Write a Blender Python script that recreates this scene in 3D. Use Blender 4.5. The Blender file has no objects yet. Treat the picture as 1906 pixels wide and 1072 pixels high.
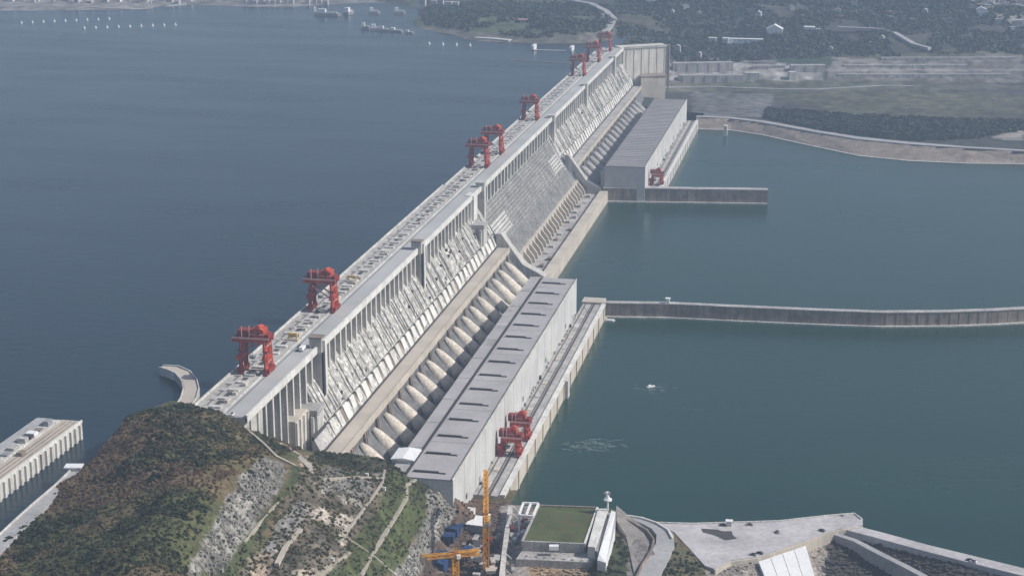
import bpy, math, random
import numpy as np
random.seed(7); rng = np.random.default_rng(7)
S = bpy.context.scene; COL = S.collection
# ------------------------------------------------------------------ camera
F_PX, W_PX, CX, CY, CAM_H = 3200., 1906., 953., 536., 615.
TH = math.atan(886 / F_PX); PS = math.atan(657 * math.cos(TH) / F_PX)
FW = np.array([-math.sin(PS) * math.cos(TH), math.cos(PS) * math.cos(TH), -math.sin(TH)])
RT = np.array([math.cos(PS), math.sin(PS), 0.]); UP = np.cross(RT, FW)
cam = bpy.data.cameras.new('camera'); cam.sensor_width = 36; cam.lens = 36 * F_PX / W_PX
cam.clip_start = 5; cam.clip_end = 60000
camo = bpy.data.objects.new('camera', cam); COL.objects.link(camo)
camo.location = (0, 0, CAM_H); camo.rotation_euler = (math.pi / 2 - TH, 0, PS)
S.camera = camo
# ------------------------------------------------------------------ world, sun, exposure
SUN_EL, SUN_AZ = math.radians(41), math.atan2(0.99, 0.06)     # azimuth from +Y towards +X
world = bpy.data.worlds.new('World'); S.world = world; world.use_nodes = True
wn = world.node_tree; bg = wn.nodes['Background']
sky = wn.nodes.new('ShaderNodeTexSky'); sky.sky_type = 'NISHITA'; sky.sun_disc = False
sky.sun_elevation = SUN_EL; sky.sun_rotation = SUN_AZ; sky.altitude = 200; sky.dust_density = 2.0
wn.links.new(sky.outputs[0], bg.inputs[0]); bg.inputs[1].default_value = 0.095
sl = bpy.data.lights.new('sun', 'SUN'); sl.energy = 4.2; sl.angle = math.radians(0.5); sl.color = (1, .955, .88)
so = bpy.data.objects.new('sun', sl); COL.objects.link(so)
so.rotation_euler = (math.pi / 2 - SUN_EL, 0, math.pi - SUN_AZ)
so.location = (300, 1500, 900)
S.view_settings.view_transform = 'Standard'; S.view_settings.look = 'None'
S.view_settings.exposure = 0.12; S.view_settings.gamma = 1; S.view_settings.use_curve_mapping = False
S.render.engine = 'CYCLES'

# ------------------------------------------------------------------ helpers
def at(px, py, z):
    """photo pixel -> ground point (x, y) at height z"""
    d = FW + RT * (px - CX) / F_PX - UP * (py - CY) / F_PX
    t = (z - CAM_H) / d[2]
    return d[0] * t, d[1] * t
def P(px, py, z):
    x, y = at(px, py, z); return (x, y, z)
def proj(x, y, z):
    v0 = x * FW[0] + y * FW[1] + (z - CAM_H) * FW[2]
    a = x * RT[0] + y * RT[1]; b = x * UP[0] + y * UP[1] + (z - CAM_H) * UP[2]
    return CX + F_PX * a / v0, CY - F_PX * b / v0

class MB:
    def __init__(s): s.v = []; s.f = []
    def box(s, x0, x1, y0, y1, z0, z1):
        n = len(s.v)
        s.v += [(x0,y0,z0),(x1,y0,z0),(x1,y1,z0),(x0,y1,z0),(x0,y0,z1),(x1,y0,z1),(x1,y1,z1),(x0,y1,z1)]
        s.f += [tuple(n+i for i in q) for q in ((0,3,2,1),(4,5,6,7),(0,1,5,4),(1,2,6,5),(2,3,7,6),(3,0,4,7))]
        return s
    def obox(s, c, a, lx, ly, z0, z1):
        """box turned by angle a about z, centred on c"""
        n = len(s.v); ca, sa = math.cos(a), math.sin(a)
        for z in (z0, z1):
            for (u, w) in ((-lx/2,-ly/2),(lx/2,-ly/2),(lx/2,ly/2),(-lx/2,ly/2)):
                s.v.append((c[0]+u*ca-w*sa, c[1]+u*sa+w*ca, z))
        s.f += [tuple(n+i for i in q) for q in ((0,3,2,1),(4,5,6,7),(0,1,5,4),(1,2,6,5),(2,3,7,6),(3,0,4,7))]
        return s
    def prism(s, prof, y0, y1):
        """profile of (x, z) points, extruded along y"""
        n = len(s.v); k = len(prof)
        s.v += [(x, y0, z) for x, z in prof] + [(x, y1, z) for x, z in prof]
        s.f += [tuple(range(n, n+k)), tuple(range(n+2*k-1, n+k-1, -1))]
        s.f += [(n+i, n+k+i, n+k+(i+1) % k, n+(i+1) % k) for i in range(k)]
        return s
    def poly(s, pts, z0, z1):
        """plan polygon extruded in z; z1 may be a list"""
        n = len(s.v); k = len(pts)
        zt = z1 if isinstance(z1, (list, tuple)) else [z1]*k
        s.v += [(p[0], p[1], z0) for p in pts] + [(p[0], p[1], z) for p, z in zip(pts, zt)]
        s.f += [tuple(range(n+k-1, n-1, -1)), tuple(range(n+k, n+2*k))]
        s.f += [(n+i, n+(i+1) % k, n+k+(i+1) % k, n+k+i) for i in range(k)]
        return s
    def bar(s, p, q, w, h=None):
        p = np.array(p, float); q = np.array(q, float); h = h or w
        d = q - p; d /= np.linalg.norm(d)
        a = np.cross(d, (0, 0, 1.)); 
        if np.linalg.norm(a) < 1e-3: a = np.array((1., 0, 0))
        a /= np.linalg.norm(a); b = np.cross(a, d); n = len(s.v)
        for c in (p, q):
            for (u, t) in ((-1,-1),(1,-1),(1,1),(-1,1)):
                s.v.append(tuple(c + a*u*w/2 + b*t*h/2))
        s.f += [tuple(n+i for i in r) for r in ((0,3,2,1),(4,5,6,7),(0,1,5,4),(1,2,6,5),(2,3,7,6),(3,0,4,7))]
        return s
    def cyl(s, p, q, r0, r1=None, k=10):
        p = np.array(p, float); q = np.array(q, float); r1 = r0 if r1 is None else r1
        d = q - p; d /= np.linalg.norm(d)
        a = np.cross(d, (0, 0, 1.))
        if np.linalg.norm(a) < 1e-3: a = np.array((1., 0, 0))
        a /= np.linalg.norm(a); b = np.cross(a, d); n = len(s.v)
        for c, r in ((p, r0), (q, r1)):
            for i in range(k):
                t = 2*math.pi*i/k; s.v.append(tuple(c + r*(a*math.cos(t) + b*math.sin(t))))
        s.f += [tuple(range(n, n+k)), tuple(range(n+2*k-1, n+k-1, -1))]
        s.f += [(n+i, n+k+i, n+k+(i+1) % k, n+(i+1) % k) for i in range(k)]
        return s
    def ribbon(s, pts, w, z0=None, th=.5, zf=None):
        """band along plan points (x,y,z); a solid slab th thick or down to z0"""
        n = len(s.v); k = len(pts); pts = [np.array(p, float) for p in pts]
        ws = w if isinstance(w, (list, tuple)) else [w]*k
        for i, p in enumerate(pts):
            d = pts[min(i+1, k-1)] - pts[max(i-1, 0)]; d = d[:2]/np.linalg.norm(d[:2]); nn = np.array((-d[1], d[0]))
            for sg in (1, -1):
                q = p[:2] + nn*sg*ws[i]/2; s.v.append((q[0], q[1], p[2]))
            for sg in (1, -1):
                q = p[:2] + nn*sg*ws[i]/2; s.v.append((q[0], q[1], z0 if z0 is not None else p[2]-th))
        for i in range(k-1):
            a, b = n+4*i, n+4*i+4
            s.f += [(a, a+1, b+1, b), (a+2, b+2, b+3, a+3), (a, b, b+2, a+2), (a+1, a+3, b+3, b+1)]
        s.f += [(n, n+2, n+3, n+1), (n+4*k-4, n+4*k-3, n+4*k-1, n+4*k-2)]
        return s
    def mesh(s, name, m, smooth=False):
        me = bpy.data.meshes.new(name); me.from_pydata(s.v, [], s.f); me.materials.append(m)
        bmf(me)
        if smooth: me.polygons.foreach_set('use_smooth', [True]*len(me.polygons))
        me.update(); return me
    def obj(s, name, m, parent=None, loc=(0, 0, 0), smooth=False):
        return link(name, s.mesh(name, m, smooth), parent, loc)
import bmesh
def bmf(me):
    if len(me.polygons) > 4000: return
    b = bmesh.new(); b.from_mesh(me); bmesh.ops.recalc_face_normals(b, faces=b.faces); b.to_mesh(me); b.free()
def link(name, me, parent=None, loc=(0, 0, 0)):
    o = bpy.data.objects.new(name, me); COL.objects.link(o); o.location = loc
    if parent: o.parent = parent
    return o
def tag(o, label=None, cat=None, group=None, kind=None):
    if label: o['label'] = label
    if cat: o['category'] = cat
    if group: o['group'] = group
    if kind: o['kind'] = kind
    return o
def thing(name, label, cat, loc=(0, 0, 0), rz=0, group=None):
    o = bpy.data.objects.new(name, None); COL.objects.link(o); o.location = loc; o.rotation_euler = (0, 0, rz)
    o.empty_display_size = 5
    return tag(o, label, cat, group)
def dup(root, loc, rz=None, label=None, group=None, scale=None):
    r = root.copy(); COL.objects.link(r); r.location = loc
    if rz is not None: r.rotation_euler = (0, 0, rz)
    if scale: r.scale = (scale,)*3
    if label: r['label'] = label
    if group: r['group'] = group
    for ch in list(root.children):
        c = ch.copy(); COL.objects.link(c); c.parent = r
        for g in list(ch.children):
            d = g.copy(); COL.objects.link(d); d.parent = c
    return r
def L2(a, b, t): return a + (b - a) * t

# ------------------------------------------------------------------ materials
def mat(name, col, rough=.85, var=.18, sc=.05, streak=0., fine=.12, fsc=.6, bump=.0, attr=False, tint=None, metal=0):
    m = bpy.data.materials.new(name); m.use_nodes = True; t = m.node_tree; N = t.nodes; K = t.links
    b = N['Principled BSDF']; b.inputs['Roughness'].default_value = rough; b.inputs['Metallic'].default_value = metal
    b.inputs['Specular IOR Level'].default_value = .25
    g = N.new('ShaderNodeNewGeometry')
    if attr:
        a = N.new('ShaderNodeAttribute'); a.attribute_name = 'Col'; base = a.outputs['Color']
    else:
        r = N.new('ShaderNodeRGB'); r.outputs[0].default_value = (*col, 1); base = r.outputs[0]
    def noise(scale, det, vec=None):
        n = N.new('ShaderNodeTexNoise'); n.inputs['Scale'].default_value = scale; n.inputs['Detail'].default_value = det
        K.new(vec or g.outputs['Position'], n.inputs['Vector']); return n.outputs['Fac']
    def mul(base, fac, amt):
        mr = N.new('ShaderNodeMapRange'); mr.inputs['From Min'].default_value = .3; mr.inputs['From Max'].default_value = .7
        mr.inputs['To Min'].default_value = 1-amt; mr.inputs['To Max'].default_value = 1+amt; K.new(fac, mr.inputs['Value'])
        v = N.new('ShaderNodeVectorMath'); v.operation = 'SCALE'; K.new(base, v.inputs[0]); K.new(mr.outputs[0], v.inputs['Scale'])
        return v.outputs[0]
    base = mul(base, noise(sc, 5), var)
    nf = noise(fsc, 4); base = mul(base, nf, fine)
    if streak:
        mp = N.new('ShaderNodeMapping'); mp.inputs['Scale'].default_value = (.45, .45, .018); K.new(g.outputs['Position'], mp.inputs[0])
        base = mul(base, noise(1., 4, mp.outputs[0]), streak)
    if tint:
        mx = N.new('ShaderNodeMix'); mx.data_type = 'RGBA'; 
        mr = N.new('ShaderNodeMapRange'); mr.inputs['From Min'].default_value = .5; mr.inputs['From Max'].default_value = .68
        K.new(noise(sc*2.3, 6), mr.inputs['Value']); K.new(mr.outputs[0], mx.inputs['Factor'])
        K.new(base, mx.inputs['A']); mx.inputs['B'].default_value = (*tint, 1); base = mx.outputs['Result']
    K.new(base, b.inputs['Base Color'])
    if bump:
        bp = N.new('ShaderNodeBump'); bp.inputs['Strength'].default_value = .6; bp.inputs['Distance'].default_value = bump
        K.new(nf, bp.inputs['Height']); K.new(bp.outputs[0], b.inputs['Normal'])
    return m
M = {}
M['conc'] = mat('concrete', (.42, .405, .38), var=.20, sc=.05, streak=.22, fine=.2)
M['conc_lt'] = mat('pale_concrete', (.52, .505, .475), var=.18, sc=.06, streak=.25, fine=.18)
M['conc_white'] = mat('white_concrete', (.64, .63, .60), var=.14, sc=.08, streak=.16)
M['conc_warm'] = mat('tan_concrete', (.50, .45, .385), var=.16, sc=.04, streak=.10)
M['conc_dk'] = mat('stained_concrete', (.26, .215, .18), var=.25, sc=.05, streak=.30, tint=(.17, .14, .115))
M['conc_mid'] = mat('weathered_concrete', (.38, .365, .355), var=.25, sc=.06, streak=.2, fine=.25)
M['face'] = mat('dam_face_concrete', (.44, .43, .405), var=.25, sc=.10, streak=.42, fine=.48, fsc=.30, tint=(.24, .22, .185))
M['end'] = mat('cream_concrete', (.60, .57, .51), var=.14, sc=.04, streak=.25)
M['spill'] = mat('spillway_face', (.20, .19, .205), var=.2, sc=.05, streak=.12, fine=.2)
M['road'] = mat('road_asphalt', (.42, .42, .415), var=.12, streak=.0, sc=.02, fine=.06)
M['roadtan'] = mat('tan_road', (.47, .42, .365), var=.12, sc=.03, fine=.1)
M['roof'] = mat('roof_sheet', (.38, .365, .37), var=.10, sc=.03, fine=.07, fsc=.25)
M['roof2'] = mat('far_roof_sheet', (.28, .27, .275), var=.10, sc=.03, fine=.07, fsc=.25)
M['wall'] = mat('building_wall', (.50, .50, .49), var=.12, sc=.04, streak=.07)
M['dark'] = mat('near_black', (.035, .035, .04), var=.1)
M['slot'] = mat('dark_louvre', (.06, .06, .062), var=.1)
M['seam'] = mat('dark_gutter', (.07, .065, .065), var=.1)
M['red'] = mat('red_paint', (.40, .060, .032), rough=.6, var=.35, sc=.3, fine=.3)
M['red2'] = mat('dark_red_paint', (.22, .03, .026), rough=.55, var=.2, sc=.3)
M['pink'] = mat('faded_pink_rail', (.62, .36, .34), var=.1)
M['orange'] = mat('orange_paint', (.66, .31, .04), rough=.5, var=.12, sc=.3)
M['yellow'] = mat('yellow_paint', (.58, .38, .10), rough=.5)
M['white'] = mat('white_paint', (.78, .78, .78), rough=.5, var=.04)
M['blue'] = mat('blue_sheet', (.025, .055, .14), rough=.6, var=.5, sc=.25, fine=.4)
M['steel'] = mat('grey_steel', (.28, .28, .29), rough=.5, var=.15)
M['rail'] = mat('rail_steel', (.10, .09, .085), rough=.6)
M['grass'] = mat('lawn_grass', (.075, .095, .035), var=.3, sc=.08, fine=.3, fsc=.8, tint=(.12, .09, .045))
M['ground'] = mat('ground_cover', None, attr=True, var=.28, sc=.035, fine=.42, fsc=.45, bump=1.2)
M['farground'] = mat('far_ground_cover', None, attr=True, var=.30, sc=.008, fine=.35, fsc=.05, bump=5)
M['leaf'] = mat('shrub_leaves', None, attr=True, var=.3, sc=.05, fine=.3)
M['path'] = mat('path_concrete', (.40, .36, .30), var=.15, sc=.2)
M['roadpale'] = mat('pale_road', (.36, .355, .36), var=.12, sc=.04, fine=.14, fsc=.3)
M['plaza'] = mat('plaza_paving', (.46, .435, .445), var=.16, sc=.035, fine=.14, fsc=.25)
M['darkrock'] = mat('dark_rock', (.07, .065, .062), var=.4, sc=.1, fine=.6, fsc=.6, bump=2)
M['hill_house'] = mat('house_render', (.45, .43, .42), var=.1)
M['glass'] = mat('window_glass', (.04, .05, .06), rough=.15, var=.05)
M['foam'] = mat('foam', (.13, .18, .17), var=.3, sc=.2, fine=.3)
M['buoy'] = mat('buoy_paint', (.8, .82, .85), var=.02)

def water_mat(name, c1, c2, bumpd, sc):
    m = bpy.data.materials.new(name); m.use_nodes = True; t = m.node_tree; N = t.nodes; K = t.links
    b = N['Principled BSDF']; b.inputs['Roughness'].default_value = .22; b.inputs['IOR'].default_value = 1.33
    g = N.new('ShaderNodeNewGeometry')
    def ns(scale, det, vec): 
        n = N.new('ShaderNodeTexNoise'); n.inputs['Scale'].default_value = scale; n.inputs['Detail'].default_value = det
        K.new(vec, n.inputs['Vector']); return n.outputs['Fac']
    mp = N.new('ShaderNodeMapping'); mp.inputs['Scale'].default_value = (.0035, .012, 1); mp.inputs['Rotation'].default_value = (0, 0, -.18)
    K.new(g.outputs['Position'], mp.inputs[0])
    big = ns(1., 6, mp.outputs[0])
    cr = N.new('ShaderNodeMapRange'); cr.inputs['From Min'].default_value = .35; cr.inputs['From Max'].default_value = .65; K.new(big, cr.inputs['Value'])
    mx = N.new('ShaderNodeMix'); mx.data_type = 'RGBA'; K.new(cr.outputs[0], mx.inputs['Factor'])
    mx.inputs['A'].default_value = (*c1, 1); mx.inputs['B'].default_value = (*c2, 1); K.new(mx.outputs['Result'], b.inputs['Base Color'])
    m2 = N.new('ShaderNodeMapping'); m2.inputs['Scale'].default_value = (.05, .14, 1); m2.inputs['Rotation'].default_value = (0, 0, -.3)
    K.new(g.outputs['Position'], m2.inputs[0])
    w = ns(sc, 5, m2.outputs[0]); bp = N.new('ShaderNodeBump'); bp.inputs['Strength'].default_value = .5; bp.inputs['Distance'].default_value = bumpd
    K.new(w, bp.inputs['Height']); K.new(bp.outputs[0], b.inputs['Normal'])
    r2 = N.new('ShaderNodeMapRange'); r2.inputs['From Min'].default_value = .35; r2.inputs['From Max'].default_value = .65
    r2.inputs['To Min'].default_value = .20; r2.inputs['To Max'].default_value = .28; K.new(big, r2.inputs['Value']); K.new(r2.outputs[0], b.inputs['Roughness'])
    return m
M['wup'] = water_mat('reservoir_water', (.006, .020, .030), (.009, .025, .036), .8, 1.)
M['wdn'] = water_mat('river_water', (.004, .032, .022), (.008, .040, .027), .7, 1.2)

# ------------------------------------------------------------------ water
UPW, DNW = 172., 66.
w = MB(); w.v = [(-9000, 300, UPW), (-452, 300, UPW), (-452, 9500, UPW), (-9000, 9500, UPW)]; w.f = [(0, 1, 2, 3)]
tag(w.obj('reservoir_water', M['wup']), 'blue grey reservoir water behind the dam', None, None, 'structure')
w = MB(); w.v = [(-451, 300, DNW), (6000, 300, DNW), (6000, 9500, DNW), (-451, 9500, DNW)]; w.f = [(0, 1, 2, 3)]
tag(w.obj('river_water', M['wdn']), 'green river water downstream of the dam', None, None, 'structure')

# ------------------------------------------------------------------ terrain
class TPS:
    def __init__(s, pts, lam=.0005, sc=100.):
        p = np.array(pts, float); s.c = p[:, :2]/sc; s.s = sc; n = len(p)
        A = s.k(s.c, s.c) + lam*np.eye(n)*10; Q = np.c_[np.ones(n), s.c]
        Mx = np.block([[A, Q], [Q.T, np.zeros((3, 3))]]); s.w = np.linalg.solve(Mx, np.r_[p[:, 2], 0, 0, 0])
    @staticmethod
    def k(a, b):
        d2 = ((a[:, None, :]-b[None])**2).sum(-1); return .5*d2*np.log(d2+1e-9)
    def __call__(s, x, y):
        q = np.c_[np.ravel(x), np.ravel(y)]/s.s; out = np.empty(len(q))
        for i in range(0, len(q), 20000):
            c = q[i:i+20000]; out[i:i+20000] = s.k(c, s.c) @ s.w[:-3] + np.c_[np.ones(len(c)), c] @ s.w[-3:]
        return out.reshape(np.shape(x))
def vnoise(x, y, sc, seed):
    """smooth value noise"""
    r = np.random.default_rng(seed).random((64, 64)); u = x/sc; v = y/sc
    i = np.floor(u).astype(int); j = np.floor(v).astype(int); fu = u-i; fv = v-j
    fu = fu*fu*(3-2*fu); fv = fv*fv*(3-2*fv); g = lambda a, b: r[a % 64, b % 64]
    return (g(i, j)*(1-fu)+g(i+1, j)*fu)*(1-fv) + (g(i, j+1)*(1-fu)+g(i+1, j+1)*fu)*fv - .5
def inpoly(px, py, poly):
    r = np.zeros(np.shape(px), bool); n = len(poly)
    for a in range(n):
        x0, y0 = poly[a]; x1, y1 = poly[(a+1) % n]
        if y0 == y1: continue
        c = ((y0 > py) != (y1 > py)) & (px < (x1-x0)*(py-y0)/(y1-y0)+x0); r ^= c
    return r
def grid_mesh(name, X, Y, Z, C, m, keep=None):
    ny, nx = X.shape; idx = np.arange(nx*ny).reshape(ny, nx)
    q = np.stack([idx[:-1, :-1], idx[:-1, 1:], idx[1:, 1:], idx[1:, :-1]], -1).reshape(-1, 4)
    if keep is not None: q = q[(keep[:-1, :-1] | keep[1:, 1:] | keep[:-1, 1:] | keep[1:, :-1]).ravel()]
    me = bpy.data.meshes.new(name); v = np.stack([X, Y, Z], -1).reshape(-1, 3)
    me.vertices.add(len(v)); me.vertices.foreach_set('co', v.ravel().astype('f4'))
    me.loops.add(q.size); me.loops.foreach_set('vertex_index', q.ravel().astype('i4'))
    me.polygons.add(len(q)); me.polygons.foreach_set('loop_start', np.arange(0, q.size, 4, dtype='i4')); me.polygons.foreach_set('loop_total', np.full(len(q), 4, 'i4'))
    me.polygons.foreach_set('use_smooth', np.ones(len(q), bool))
    me.update(calc_edges=True)
    a = me.color_attributes.new('Col', 'FLOAT_COLOR', 'POINT'); a.data.foreach_set('color', np.c_[C.reshape(-1, 3), np.ones(len(v))].ravel().astype('f4'))
    me.materials.append(m); return link(name, me)

# ---- near ground: image-measured points (px, py, height), turned into places on the ground
near_pts = [P(*a) for a in [
 (230,775,198),(265,768,201),(300,768,203),(350,768,203),(400,770,200),(440,788,190),(470,803,181),(500,822,170),(530,838,160),(565,850,152),
 (610,848,146),(660,847,138),(720,862,126),(765,892,117),(800,903,115),(850,924,106),
 (200,815,194),(175,850,188),(150,885,186),(90,960,186),(40,1020,186),(10,1055,186),
 (260,840,204),(330,850,207),(420,840,202),(470,850,200),(300,900,208),(380,900,207),(240,950,204),(330,960,208),(200,1020,203),(300,1040,207),(120,1040,195),(60,1100,192),
 (200,1100,202),(340,1090,204),
 (490,862,199),(440,905,202),(400,960,203),(370,1010,202),(335,1065,202),
 (528,885,183),(505,930,182),(470,985,180),(430,1040,178),(400,1100,178),
 (560,880,178),(600,900,170),(560,960,174),(500,1040,175),(650,880,152),(700,880,142),(650,940,160),(620,1000,165),(560,1070,168),(720,900,140),
 (680,960,152),(640,1040,158),(600,1100,160),
 (770,900,122),(760,950,130),(720,1020,138),(680,1090,142),
 (805,915,113),(790,960,118),(760,1020,122),(730,1085,124),
 (838,930,98),(860,935,88),(830,990,86),(800,1040,84),(780,1100,84),
 (870,960,80),(900,940,80),(890,1000,79),(860,1060,78),(930,1000,79),(920,1060,78),(930,945,80),
 (960,1000,82),(960,1060,82),(1000,1060,82),(1060,1060,82),(1100,1040,82),(1000,1020,84),(1090,1020,84),
 (1100,1072,84),(1130,1050,86),(1150,1020,88),(1190,1000,88),(1150,1072,86),(1160,965,84),(1190,975,83),
 (1230,1010,84),(1215,1072,84),(1260,1050,84),(1290,1072,83),(1300,1040,82),(1240,980,82),
 (1320,1060,80),(1400,1050,80),(1300,980,81.5),(1400,980,81.5),(1550,965,81.5),(1600,980,81),
 (1530,1060,71),(1560,1040,71),(1600,1072,69.5),(1560,1010,75),(1620,1030,73),(1700,1072,70),(1650,1010,79),(1750,1040,79),(1850,1060,79),(1780,1072,76)]]
near_pts += [(-560,1200,150),(-520,1250,150),(-480,1180,176),(-445,1160,172),(-420,1230,122),(-440,1300,110),(-400,1320,95),(-380,1280,88),(-350,1300,75),(-330,1240,84),
 (-300,1300,78),(-540,1080,176),(-560,980,180),(-530,900,184),(-430,700,190),(-300,700,150),(-200,900,80),(-50,950,70),(100,950,62),(250,1000,60),(300,1150,70),(-150,800,75)]
nearT = TPS(near_pts)
xs = np.arange(-600, 330, 1.7); ys = np.arange(735, 1345, 2.0); NX, NY = np.meshgrid(xs, ys)
NZ = nearT(NX, NY)
npx, npy = proj(NX, NY, NZ)
hillmask = np.clip((NZ-120)/60, 0, 1)
NZ = NZ + hillmask*(vnoise(NX, NY, 22, 3)*5 + vnoise(NX, NY, 9, 4)*2.5) + vnoise(NX, NY, 5, 5)*.8
cliff = [(490,850),(532,868),(525,900),(468,985),(415,1072),(345,1072),(400,965),(448,890)]
rockwall = [(795,905),(840,925),(852,950),(835,985),(800,1030),(765,1090),(715,1090),(760,1030),(795,960)]
k = inpoly(npx, npy, cliff) | inpoly(npx, npy, rockwall)
NZ = NZ + k*(vnoise(NX, NY, 6, 8)*5 + vnoise(NX, NY, 3, 9)*2.5)
# the pit, river and reservoir banks stay clear of what stands there
def near_h(x, y):
    return float(nearT(np.array([x]), np.array([y]))[0])
C = np.zeros(NX.shape + (3,))
C[:] = (.085, .066, .038)
n1 = vnoise(NX, NY, 35, 11); n2 = vnoise(NX, NY, 14, 12); n3 = vnoise(NX, NY, 6, 13)
mixv = np.clip((vnoise(NX, NY, 48, 51)*1.3+n2*.7+n3*.4)*2.2+.5, 0, 1)[..., None]
C[:] = mixv*np.array((.130, .098, .055)) + (1-mixv)*np.array((.075, .080, .034))
def paint(poly, col, var=.25, amt=1., sc=5):
    k = inpoly(npx + n3*8, npy + n2*8, poly)
    nn = (1+var*2*vnoise(NX, NY, sc, 17))[..., None]
    C[k] = (np.array(col)*nn)[k]*amt + C[k]*(1-amt)
paint(cliff, (.19, .18, .165), .8, sc=3)
paint([(545,868),(570,880),(520,945),(470,1020),(435,1090),(395,1090),(470,980),(525,915)], (.055, .065, .03))
paint([(570,870),(720,870),(712,930),(660,1000),(620,1090),(430,1090),(500,1000)], (.115, .098, .075), .6)
for q, c in (([(620,850),(715,880),(705,905),(600,895)], (.13, .12, .11)), ([(590,880),(700,895),(690,920),(600,915)], (.20, .19, .18)),
 ([(520,970),(560,930),(585,945),(530,1010),(480,1030)], (.24, .23, .22)),
 ([(630,925),(675,928),(672,945),(640,940)], (.42, .37, .32)), ([(572,952),(608,945),(612,968),(570,972)], (.42, .37, .32)),
 ([(610,958),(665,955),(640,980),(605,978)], (.42, .37, .32)), ([(650,970),(660,962),(640,1015),(628,1010)], (.38, .34, .29)),
 ([(460,1040),(520,1020),(500,1072),(470,1072)], (.33, .26, .20)), ([(545,1060),(620,1050),(600,1090),(540,1090)], (.36, .31, .25)),
 ([(500,1030),(545,985),(555,1000),(515,1040)], (.34, .29, .23)), ([(560,855),(600,850),(585,875),(560,870)], (.32, .27, .21)), ([(690,1040),(640,1072),(600,1072),(640,1040)], (.05, .07, .03))):
    paint(q, c, .4, .85)
paint([(590,838),(720,856),(718,880),(590,868)], (.06, .055, .038))
paint([(718,872),(800,905),(808,925),(780,990),(740,1050),(700,1090),(615,1090),(655,1010),(712,935)], (.062, .074, .028), .4)
paint(rockwall, (.22, .21, .19), .6, sc=3)
paint([(840,925),(960,935),(980,1090),(765,1090),(800,1030),(850,955)], (.10, .070, .058), .5, sc=4)
paint([(850,925),(925,930),(920,965),(850,960)], (.12, .075, .05), .3)
paint([(930,940),(990,940),(990,1090),(925,1090)], (.28, .25, .23), .4, sc=3)
paint([(985,1025),(1110,1030),(1100,1090),(985,1090)], (.31, .22, .14), .4)
paint([(1140,950),(1215,985),(1215,1040),(1180,1090),(1150,1090),(1165,1010)], (.21, .195, .185), .2)
paint([(1105,1030),(1155,995),(1172,1030),(1165,1090),(1095,1090)], (.055, .065, .03))
paint([(1218,1090),(1250,1000),(1290,1030),(1325,1090)], (.11, .10, .055))
paint([(1320,1040),(1540,1000),(1560,1020),(1540,1090),(1310,1090)], (.27, .24, .21), .4, sc=4)
paint([(1540,1000),(1600,985),(1906,1065),(1906,1100),(1530,1100)], (.060, .056, .054), .6, sc=3)
C = np.clip(C, .01, .7)
# keep the mesh only where it is above the water it would meet, with a skirt
keepn = ((NX < -430) & (NZ > 150)) | ((NX >= -430) & (NZ > 50))
bank = [at(px, py, 82) for px, py in ((925,928),(1000,940),(1110,945),(1140,948),(1165,958),(1240,970),(1450,967),(1590,955),(1610,975),(1906,1060),(2100,1110))]
bx = np.array([b[0] for b in bank]); by = np.array([b[1] for b in bank]); o_ = np.argsort(bx)
lim = np.interp(NX, bx[o_], by[o_]) - 3
keepn &= ~((NX > -250) & (NY > lim))
keepn &= ~((NX > -425) & (NX < -250) & (NY > 1285))
keepn &= ~((NX < -478) & (NY > 1165))
rl = [at(px, py, 185) for px, py in ((0,1015),(75,945),(150,872))]   # bank road: its inner edge
rlx = np.array([r[0] for r in rl]); rly = np.array([r[1] for r in rl]); oo = np.argsort(rly)
keepn &= NX > np.interp(NY, rly[oo], rlx[oo]) - np.where(NY > 995, -6, 2)
keepn &= ~((NX > 12) & (NY > np.interp(NX, [0, 20, 142, 400], [1276, 1266, 1190, 1030])))
tag(grid_mesh('near_hillside', NX, NY, NZ, C, M['ground'], keepn), 'brown and green hillside with bare rock above the dam end', None, None, 'structure')

def zpt(px, py):
    """point on the near ground seen at a photo pixel"""
    z = 150.
    for _ in range(60):
        x, y = at(px, py, z); z += .5*(near_h(x, y)-z)
    return (x, y, z)

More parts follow.
